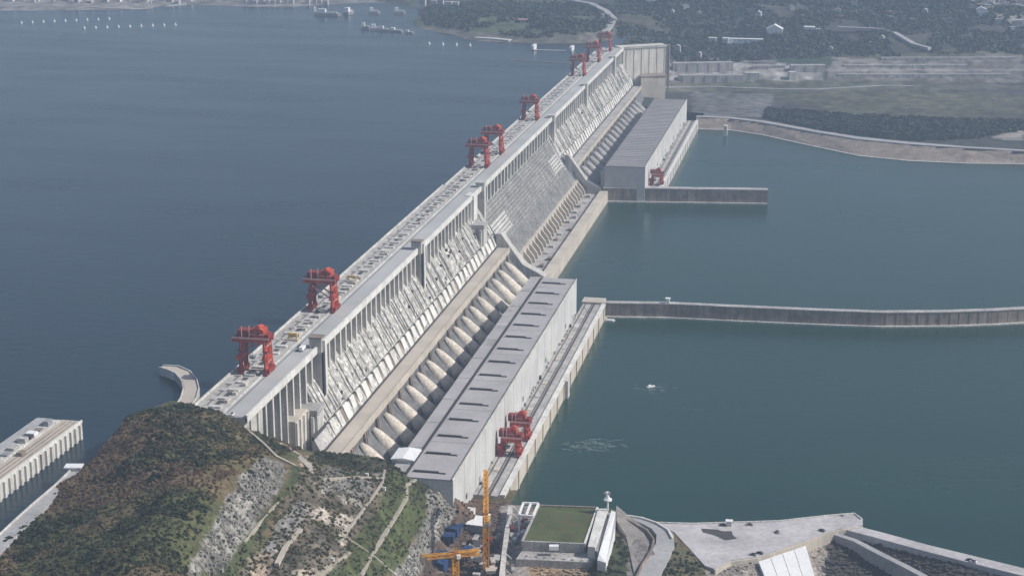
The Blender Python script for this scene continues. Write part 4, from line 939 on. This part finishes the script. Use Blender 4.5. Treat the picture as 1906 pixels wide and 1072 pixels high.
rocks('slope_rocks', 'grey rock facing above the construction pit', rockwall, 1100, .6, 2.0, 42)
M['rock2'] = M['darkrock']; _r = M['rock']; M['rock'] = M['darkrock']
rocks('dark_rubble', 'dark rubble slope at the lower right', [(1545,1005),(1600,990),(1906,1068),(1906,1100),(1535,1100)], 1300, .8, 3., 43); M['rock'] = _r

M['rock'] = mat('brown_rubble', (.13, .10, .08), var=.5, sc=.5, fine=.4)
rocks('pit_rubble', 'brown rubble and debris over the pit floor', [(850,930),(935,935),(930,1090),(775,1090),(810,1030),(850,960)], 700, .6, 2.2, 44)
M['rock'] = mat('tan_rubble', (.30, .23, .16), var=.4, sc=.5, fine=.4)
rocks('dirt_heaps', 'tan dirt and rubble in front of the grass roofed hall', [(985,1040),(1100,1040),(1095,1090),(985,1090)], 260, .6, 2.4, 45)
M['rock'] = mat('apron_rubble', (.30, .27, .24), var=.4, sc=.4)
rocks('slab_rubble', 'broken grey ground around the white slab', [(1320,1055),(1535,1005),(1550,1020),(1535,1090),(1320,1090)], 260, .6, 2.2, 46)
# ------------------------------------------------------------------ construction pit
def tower_crane(label, base, mast_h, jib_len, cj_len, rz, apex=8., lift=0.):
    t = thing('tower_crane', label, 'tower crane', base, rz, 'orange tower cranes'); o = lambda mb, n, m='orange': link(n, mb.mesh(n, M[m]), t)
    def lattice(p0, p1, w_, n, cw=.34, tri=False):
        mb = MB(); p0 = np.array(p0, float); p1 = np.array(p1, float); d = p1-p0; u = d/np.linalg.norm(d)
        a = np.cross(u, (0, 0, 1.)); a = np.array((1., 0, 0)) if np.linalg.norm(a) < 1e-3 else a/np.linalg.norm(a); b = np.cross(a, u)
        cs = [(-1,-1),(1,-1),(1,1),(-1,1)]; f = lambda c, s: p0+d*s+(a*c[0]+b*c[1])*w_/2
        for c in cs: mb.bar(f(c, 0), f(c, 1), cw)
        for i in range(n):
            for k_ in range(4):
                c, e = cs[k_], cs[(k_+1) % 4]; mb.bar(f(c, i/n), f(e, (i+1)/n), cw*.8) if i % 2 else mb.bar(f(e, i/n), f(c, (i+1)/n), cw*.8)
                mb.bar(f(c, i/n), f(e, i/n), cw*.6)
        return mb
    o(lattice((0, 0, 0), (0, 0, mast_h), 4.0, int(mast_h/3.4), .95), 'mast'); o(MB().box(-4, 4, -4, 4, -2, 1), 'foundation', 'conc')
    o(MB().cyl((0, 0, mast_h), (0, 0, mast_h+1.6), 2.4, k=12), 'slewing_ring')
    o(lattice((0, 0, mast_h+1.6), (0, 0, mast_h+apex), 1.8, 3, .4), 'tower_head')
    o(lattice((0, 2, mast_h+2.6), (0, jib_len, mast_h+2.6+lift), 3.0, int(jib_len/3), .8), 'jib'); o(lattice((0, -2, mast_h+2.6), (0, -cj_len, mast_h+2.6), 2.6, 5, .6), 'counter_jib')
    o(MB().box(-1.8, 1.8, -cj_len-1, -cj_len+3.4, mast_h-.6, mast_h+3), 'counterweight', 'conc_dk')
    cb = o(MB().box(1.4, 3.4, .5, 3.4, mast_h+.2, mast_h+3), 'cab', 'white'); link('cab_window', MB().box(1.6, 3.2, 3.4, 3.5, mast_h+1, mast_h+2.6).mesh('cab_window', M['glass']), cb)
    o(MB().bar((0, 0, mast_h+apex), (0, jib_len*.7, mast_h+3.6+lift*.7), .22).bar((0, 0, mast_h+apex), (0, -cj_len+1, mast_h+3.6), .22), 'tie_bar', 'rail')
    o(MB().box(-1, 1, jib_len*.55-1, jib_len*.55+1, mast_h+1+lift*.55, mast_h+1.8+lift*.55), 'trolley', 'rail'); o(MB().bar((0, jib_len*.55, mast_h+1+lift*.55), (0, jib_len*.55, mast_h*.55), .15), 'hoist_rope', 'rail')
    return t
b1 = at(905, 1068, 79); tower_crane('tall orange tower crane with its jib pointing away toward the powerhouse', (b1[0], b1[1], 79), 43, 62, 14, .21, lift=10)
b2 = at(848, 1110, 79); tower_crane('shorter orange tower crane with its jib swung sideways over the pit', (b2[0], b2[1], 79), 30, 17, 24, -1.15)
pitz = 83.4
def pbox(name, label, cat, pxr, w_, d_, h, m, rz=.0, top=None, z=pitz, group=None):
    p = at(pxr[0], pxr[1], z); t = thing(name, label, cat, (p[0], p[1], z-.3), rz, group)
    link('body', MB().box(-w_/2, w_/2, -d_/2, d_/2, 0, h).mesh('body', M[m]), t)
    link('top', MB().box(-w_/2-.3, w_/2+.3, -d_/2-.3, d_/2+.3, h, h+.5).mesh('top', M[top or m]), t)
    return t
pbox('storage_shed', 'white roofed shed in the pit beside the tall tower crane', 'shed', (890, 982), 14, 18, 6, 'steel', -.1, 'white')
def truck(label, px, py, rz, mcab, mbed, l=9, s=1., z=pitz, group=None, zz=None):
    p = at(px, py, z) if zz is None else zz; t = thing('truck', label, 'truck', (p[0], p[1], z), rz, group)
    link('cab', MB().prism([(-1.3*s, 1.*s), (1.3*s, 1.*s), (1.3*s, 3.1*s), (-1.3*s, 3.1*s)], l*.28*s, l*.5*s).mesh('cab', M[mcab]), t)
    link('windscreen', MB().box(-1.1*s, 1.1*s, l*.5*s, l*.51*s, 2*s, 2.9*s).mesh('windscreen', M['glass']), t)
    link('cargo_body', MB().box(-1.4*s, 1.4*s, -l*.5*s, l*.26*s, 1.1*s, 3.6*s).mesh('cargo_body', M[mbed]), t)
    for sx in (-1, 1):
        for yy in (-.36, .36): link('wheel', MB().cyl((sx*1.2*s-.2, yy*l*s, .6*s), (sx*1.2*s+.2, yy*l*s, .6*s), .6*s, k=10).mesh('wheel', M['rail']), t)
    return t
pbox('blue_cover', 'larger blue covered formwork left of the white roofed shed', 'cover', (850, 988), 9, 20, 6, 'blue', -.16); pbox('blue_cover', 'blue covered store at the bottom of the pit', 'cover', (808, 1056), 20, 14, 7, 'blue', -.1)
pbox('blue_cover', 'small blue cover touching the shed in the pit', 'cover', (836, 1006), 8, 8, 5, 'blue', 0.05)
pbox('blue_cover', 'narrow blue sheeted stack close to the tall tower crane', 'cover', (868, 1030), 5, 12, 4, 'blue', -.2); pbox('blue_cover', 'flat blue sheet at the foot of the shorter tower crane', 'cover', (820, 1035), 10, 7, 3, 'blue', .3)
pbox('concrete_pier', 'pale concrete block rising at the head of the pit', 'block', (868, 958), 13, 7, 5, 'conc_lt', .0)
for i in range(54):
    px = random.uniform(790, 925); py = random.uniform(995, 1072)
    if px < 960-(py-930)*1.1-20: continue
    pbox('material_stack', 'stack of steel and timber lying on the pit floor', 'material stack', (px, py), random.uniform(2, 7), random.uniform(2, 9), random.uniform(.5, 2.6), random.choice(['rail', 'conc_dk', 'steel', 'conc', 'red2', 'seam', 'roadtan']), random.uniform(-.5, .5), group='material stacks in the pit')
# pit side wall and pipe run on the right of the pit
pw = [P(px, py, 86) for px, py in ((936,942),(928,975),(920,1010),(912,1045),(905,1085))]
pw = [P(px, py, 86) for px, py in ((950,940),(944,985),(938,1030),(932,1085))]
sw = thing('pit_side_wall', 'pale concrete side wall along the right of the pit', 'wall', (0, 0, 0)); link('wall_body', MB().ribbon(pw, 3.5, 70).mesh('wall_body', M['conc_lt']), sw)
for i in range(12):
    q = np.array(pw[0])*(1-i/11)+np.array(pw[-1])*(i/11); link('wall_stay', MB().bar((q[0]+1, q[1], 85.5), (q[0]+6, q[1], 81), .8).mesh('wall_stay', M['conc']), sw)
for i in range(16):
    px = random.uniform(950, 985); py = random.uniform(955, 1070); pbox('pipe_rack', 'rack of pipes between the pit wall and the green roof', 'pipe rack', (px, py), random.uniform(1.5, 4), random.uniform(2, 7), random.uniform(.5, 2), random.choice(['conc', 'white', 'conc_dk', 'red2', 'steel']), random.uniform(-.3, .3), z=82.5, group='pipe racks beside the pit')
mb_ = MB()
# green roofed hall
gh = thing('green_roof_hall', 'low hall with a square grass roof beside the pit', 'hall', (0, 0, 0)); z = 95
c = [at(px, py, z) for px, py in ((1003,941),(1112,945),(1088,1013),(972,1008))]
link('hall_body', MB().poly(c, 78, z-.6).mesh('hall_body', M['conc_mid']), gh)
cx_ = sum(p[0] for p in c)/4; cy_ = sum(p[1] for p in c)/4; ins = [(L2(p[0], cx_, .05), L2(p[1], cy_, .05)) for p in c]
link('grass_roof', MB().poly(ins, z-.6, z+.1).mesh('grass_roof', M['grass']), gh)
for i in range(4):
    a, b = c[i], c[(i+1) % 4]; link('roof_kerb', MB().ribbon([(a[0], a[1], z+.9), (b[0], b[1], z+.9)], 1.6, z-2).mesh('roof_kerb', M['conc_white' if i == 1 else ('conc_dk' if i == 0 else 'conc_mid')]), gh)
link('skylight', MB().poly([at(px, py, z+.4) for px, py in ((1022,1014),(1040,1014),(1040,1018),(1022,1018))], z-2, z+1).mesh('skylight', M['white']), gh)
ledge = [at(px, py, 88) for px, py in ((975,1020),(1095,1025),(1110,1038),(1100,1046),(960,1040))]
link('front_ledge', MB().poly(ledge, 76, 88).mesh('front_ledge', M['conc_mid']), gh)
for i in range(7):
    a = at(985+i*17, 1026+i*1.5, 88); link('ledge_pier', MB().box(a[0]-.8, a[0]+.8, a[1]-9, a[1]-7.4, 80, 89).mesh('ledge_pier', M['conc']), gh)
# portal frame at the roof's river corner
pf = thing('portal_frame', 'open white concrete frame at the left corner of the grass roof', 'frame', (0, 0, 0))
fa, fb_, fc, fd_ = [at(px, py, 96) for px, py in ((974,937),(1002,938),(992,962),(966,960))]
for q in (fa, fb_, fc, fd_): link('post', MB().box(q[0]-.8, q[0]+.8, q[1]-.8, q[1]+.8, 80, 96).mesh('post', M['white']), pf)
for a, b in ((fa, fb_), (fb_, fc), (fc, fd_), (fd_, fa), (((fa[0]+fb_[0])/2, (fa[1]+fb_[1])/2), ((fc[0]+fd_[0])/2, (fc[1]+fd_[1])/2))): link('beam', MB().bar((a[0], a[1], 96.6), (b[0], b[1], 96.6), 1.5).mesh('beam', M['white']), pf)
# white stair building
wb = thing('white_side_building', 'bright white sloping building right of the grass roof', 'building', (0, 0, 0))
q = [at(px, py, 97) for px, py in ((1113,946),(1132,946),(1108,1018),(1094,1016))]; link('terrace_roof', MB().poly(q, 78, 97).mesh('terrace_roof', M['conc_white']), wb)
q = [at(px, py, 96) for px, py in ((1133,948),(1138,950),(1114,1022),(1109,1020))]; link('gutter', MB().poly(q, 78, 94).mesh('gutter', M['steel']), wb)
q = [at(px, py, 98) for px, py in ((1138,949),(1146,952),(1145,980),(1128,1035),(1112,1030),(1115,1022))]; link('white_roof', MB().poly(q, 78, [98, 98, 97, 93, 93, 95]).mesh('white_roof', M['white']), wb)
# radar mast
p = at(1131, 950, 97); rm = thing('signal_mast', 'white signal mast with round drum head over the river', 'mast', (p[0], p[1], 97))
link('pole', MB().cyl((0, 0, 0), (0, 0, 11), .7, .55, 10).mesh('pole', M['white']), rm); link('platform', MB().cyl((0, 0, 8.6), (0, 0, 9.8), 3.2, 3.2, 14).mesh('platform', M['white']), rm)
link('head', MB().cyl((0, 0, 9.8), (-.6, 0, 15.4), 1.5, 1.2, 12).mesh('head', M['white']), rm); link('drum', MB().cyl((-3, 0, 13.8), (1.6, 0, 14.6), 1.1, 1.1, 10).mesh('drum', M['steel']), rm)
# retained slope of grey concrete right of it
gs = [at(px, py, 84) for px, py in ((1147,953),(1170,968),(1205,990),(1212,1012),(1180,1072),(1165,1010),(1147,985))]
tag(MB().poly(gs, 74, [90, 88, 86, 86, 87, 90, 92]).obj('sloping_apron', mat('grey_brown_slope', (.23, .21, .195), var=.2, sc=.1, fine=.25)), 'grey concrete slope between the white building and the ramp', 'slope')
# ramp road and plaza
rr = [P(px, py, 86.6) for px, py in ((1172,961),(1200,969),(1225,980),(1238,994),(1238,1012),(1225,1040),(1205,1075),(1190,1110))]
tag(MB().ribbon(rr, [7, 10, 12, 13, 14, 15, 15, 15], 70).obj('ramp_road', M['roadpale']), 'curved pale ramp road down from the plaza', None, None, 'structure')
rw = thing('ramp_wall', 'white parapet along the outer side of the curved ramp', 'parapet', (0, 0, 0)); link('parapet', MB().ribbon([P(px, py, 88) for px, py in ((1163,957),(1195,962),(1222,971),(1243,984),(1252,1000))], 1.4, 78).mesh('parapet', M['conc_white']), rw)
iw = thing('ramp_inner_wall', 'dark edged wall on the inner side of the ramp', 'wall', (0, 0, 0)); link('wall_body', MB().ribbon([P(px, py, 89) for px, py in ((1150,957),(1180,972),(1205,985),(1217,1002),(1212,1022),(1195,1050),(1178,1085))], 1.2, 76).mesh('wall_body', M['conc_dk']), iw)
pl = [at(px, py, 82.6) for px, py in ((1212,971),(1290,973),(1450,968),(1540,958),(1590,954),(1606,966),(1606,976),(1560,984),(1535,992),(1500,1004),(1450,1022),(1410,1036),(1360,1042),(1330,1058),(1312,1052),(1285,1022),(1255,990))]
tag(MB().poly(pl, 60, 82.6).obj('plaza', M['plaza']), 'pale paved river terrace at the lower right', None, None, 'structure')
pk = thing('plaza_kerb', 'low pale kerb along the water side of the plaza', 'kerb', (0, 0, 0)); link('kerb', MB().ribbon([P(px, py, 83.5) for px, py in ((1215,971),(1290,973),(1450,968),(1540,958),(1590,954),(1604,964))], 1.4, 62).mesh('kerb', M['conc_lt']), pk)
pw_ = thing('plaza_retaining_wall', 'retaining wall on the inland side of the plaza', 'wall', (0, 0, 0)); link('wall_body', MB().ribbon([P(px, py, 83.4) for px, py in ((1606,980),(1560,986),(1535,994),(1500,1006),(1450,1024),(1410,1038),(1360,1044),(1330,1060))], 1.6, 62).mesh('wall_body', M['conc_warm']), pw_)
r1 = [P(px, py, 82.9) for px, py in ((1570,978),(1640,996),(1720,1018),(1800,1038),(1906,1064),(2050,1100))]
tag(MB().ribbon(r1, [12, 12, 12, 13, 13, 13], 60).obj('river_road', M['plaza']), 'pale road along the river at the lower right corner', None, None, 'structure')
r2 = [P(px, py, 81) for px, py in ((1532,986),(1590,1004),(1640,1030),(1690,1055),(1740,1082),(1800,1110))]
tag(MB().ribbon(r2, [4, 5, 5.5, 5.5, 5.5, 5.5], 55).obj('lower_road', M['roadpale']), 'narrow pale road descending inside the river road', None, None, 'structure')
ws_ = thing('white_slab', 'bright white concrete apron slab below the plaza wall', 'slab', (0, 0, 0))
q = [at(px, py, 81) for px, py in ((1412,1048),(1500,1018),(1516,1045),(1522,1085),(1440,1110))]
for i in range(4):
    a0 = (L2(q[0][0], q[1][0], i/4), L2(q[0][1], q[1][1], i/4)); a1 = (L2(q[0][0], q[1][0], (i+.97)/4), L2(q[0][1], q[1][1], (i+.97)/4)); b0_ = (L2(q[4][0], q[3][0], i/4), L2(q[4][1], q[3][1], i/4)); b1_ = (L2(q[4][0], q[3][0], (i+.97)/4), L2(q[4][1], q[3][1], (i+.97)/4))
    link('slab_panel', MB().poly([a0, a1, b1_, b0_], 60, [82.6, 82.4, 79.6, 79.8]).mesh('slab_panel', M['white']), ws_)
# plaza objects: kiosk, hut, painted shadow patch, cars
def car(label, px, py, z, rz, m, group=None, s=1.2):
    p = at(px, py, z); t = thing('parked_car', label, 'car', (p[0], p[1], z), rz, group)
    link('body', MB().box(-.9*s, .9*s, -2.2*s, 2.2*s, .35*s, .95*s).mesh('body', M[m]), t); link('cabin', MB().prism([(-.8*s, .95*s), (.8*s, .95*s), (.65*s, 1.5*s), (-.65*s, 1.5*s)], -1.3*s, 1.*s).mesh('cabin', M['glass']), t)
    for sx in (-1, 1):
        for yy in (-1.4, 1.4): link('wheel', MB().cyl((sx*.8*s-.1, yy*s, .33*s), (sx*.8*s+.1, yy*s, .33*s), .33*s, k=8).mesh('wheel', M['rail']), t)
    return t
p = at(1357, 977, 83); kk = thing('kiosk', 'small pale kiosk at the water side of the plaza', 'kiosk', (p[0], p[1], 82.6)); link('kiosk_wall', MB().box(-2, 2, -1.6, 1.6, 0, 4).mesh('kiosk_wall', M['wall']), kk); link('kiosk_roof', MB().box(-2.8, 2.8, -2.2, 2.2, 4, 4.5).mesh('kiosk_roof', M['white']), kk)
car('dark car parked left of the plaza kiosk', 1346, 978, 82.6, 1.5, 'seam'); car('dark car alone on the plaza kerb side', 1395, 977, 82.6, 1.5, 'conc_dk')
car('grey car in the middle of the plaza', 1447, 991, 82.6, .4, 'steel'); car('dark car near the right end of the plaza', 1530, 988, 82.6, .9, 'rail')
car('dark car at the lower plaza edge above the white slab', 1414, 1030, 82.6, 1.3, 'rail'); car('grey car beside the dark one above the white slab', 1402, 1033, 82.6, 1.3, 'steel')
car('white car on the river road at the lower right corner', 1812, 1046, 82.9, 1.2, 'white'); car('dark car following the white car on the river road', 1805, 1043, 82.9, 1.2, 'rail')
q = [at(px, py, 82.62) for px, py in ((1305,983),(1335,985),(1345,988),(1362,988),(1364,995),(1372,1002),(1350,1005),(1330,996),(1308,990))]
tag(MB().poly(q, 82.4, 82.66).obj('shadow_patch', M['road_dk'] if 'road_dk' in M else M['seam']), 'dark shadow shape painted flat on the middle of the plaza', None, None, 'structure')  # cast shadow laid on the paving as a flat dark polygon
for i, (px, py) in enumerate(((1240, 974), (1290, 981), (1555, 968), (1480, 980), (1395, 1000))):
    pass
# vehicles and gear on the dam crest
truck('white truck on the crest road beside the near tower', 563, 652, 0, 'white', 'white', 9, 1.1, 185.0)
car('dark car behind the white truck on the crest road', 556, 653, 185.0, 0, 'rail'); car('white car on the near end of the crest road', 432, 772, 185.0, 0, 'white')
def gear(label, px, py):
    p = at(px, py, 185); t = thing('lifting_beam', label, 'lifting beam', (p[0], p[1], 184.9)); link('frame', MB().box(-4, 4, -1, 1, 4, 6).box(-4, -3, -1, 1, 0, 4).box(3, 4, -1, 1, 0, 4).mesh('frame', M['yellow']), t); link('base', MB().box(-5, 5, -3, 3, 0, 1).mesh('base', M['conc_warm']), t)
gear('yellow lifting beam on the crest beside the nearest gantry crane', 545, 632); gear('yellow lifting beam on the crest just beyond the second gantry crane', 655, 524)
for i, (px, py) in enumerate(((1100, 826), (1125, 822), (1092, 833), (1215, 716), (1150, 815))):
    pass
mbf = MB()
for i in range(110):
    px = random.gauss(1105, 26); py = 829+random.gauss(0, 6); x, y = at(px, py, 66); l = random.uniform(1, 5); w2 = random.uniform(.3, .7); n0 = len(mbf.v); a = random.uniform(-.3, .3)
    mbf.v += [(x-l, y-w2-l*a, 66.02), (x+l, y-w2+l*a, 66.02), (x+l*.8, y+w2+l*a, 66.02), (x-l*.8, y+w2-l*a, 66.02)]; mbf.f.append((n0, n0+1, n0+2, n0+3))
for i in range(40):
    px = random.gauss(1218, 16); py = 722+random.gauss(0, 4); x, y = at(px, py, 66); l = random.uniform(1, 4); w2 = .4; n0 = len(mbf.v)
    mbf.v += [(x-l, y-w2, 66.02), (x+l, y-w2, 66.02), (x+l*.8, y+w2, 66.02), (x-l*.8, y+w2, 66.02)]; mbf.f.append((n0, n0+1, n0+2, n0+3))
o = mbf.obj('river_foam', M['foam']); o['kind'] = 'stuff'; o['label'] = 'thin foam streaks on the river beside the near quay'

# ------------------------------------------------------------------ haze
hz = MB().box(-9200, 6200, -400, 9800, 40, 640).obj('haze', M['foam']); hz['kind'] = 'stuff'; hz['label'] = 'pale haze over the reservoir and hills'
hm_ = bpy.data.materials.new('haze_air'); hm_.use_nodes = True; t = hm_.node_tree; t.nodes.remove(t.nodes['Principled BSDF'])
pv = t.nodes.new('ShaderNodeVolumePrincipled'); pv.inputs['Color'].default_value = (.60, .76, 1, 1); pv.inputs['Density'].default_value = .000112; pv.inputs['Anisotropy'].default_value = 0.
t.links.new(pv.outputs[0], t.nodes['Material Output'].inputs['Volume']); hz.data.materials.clear(); hz.data.materials.append(hm_)
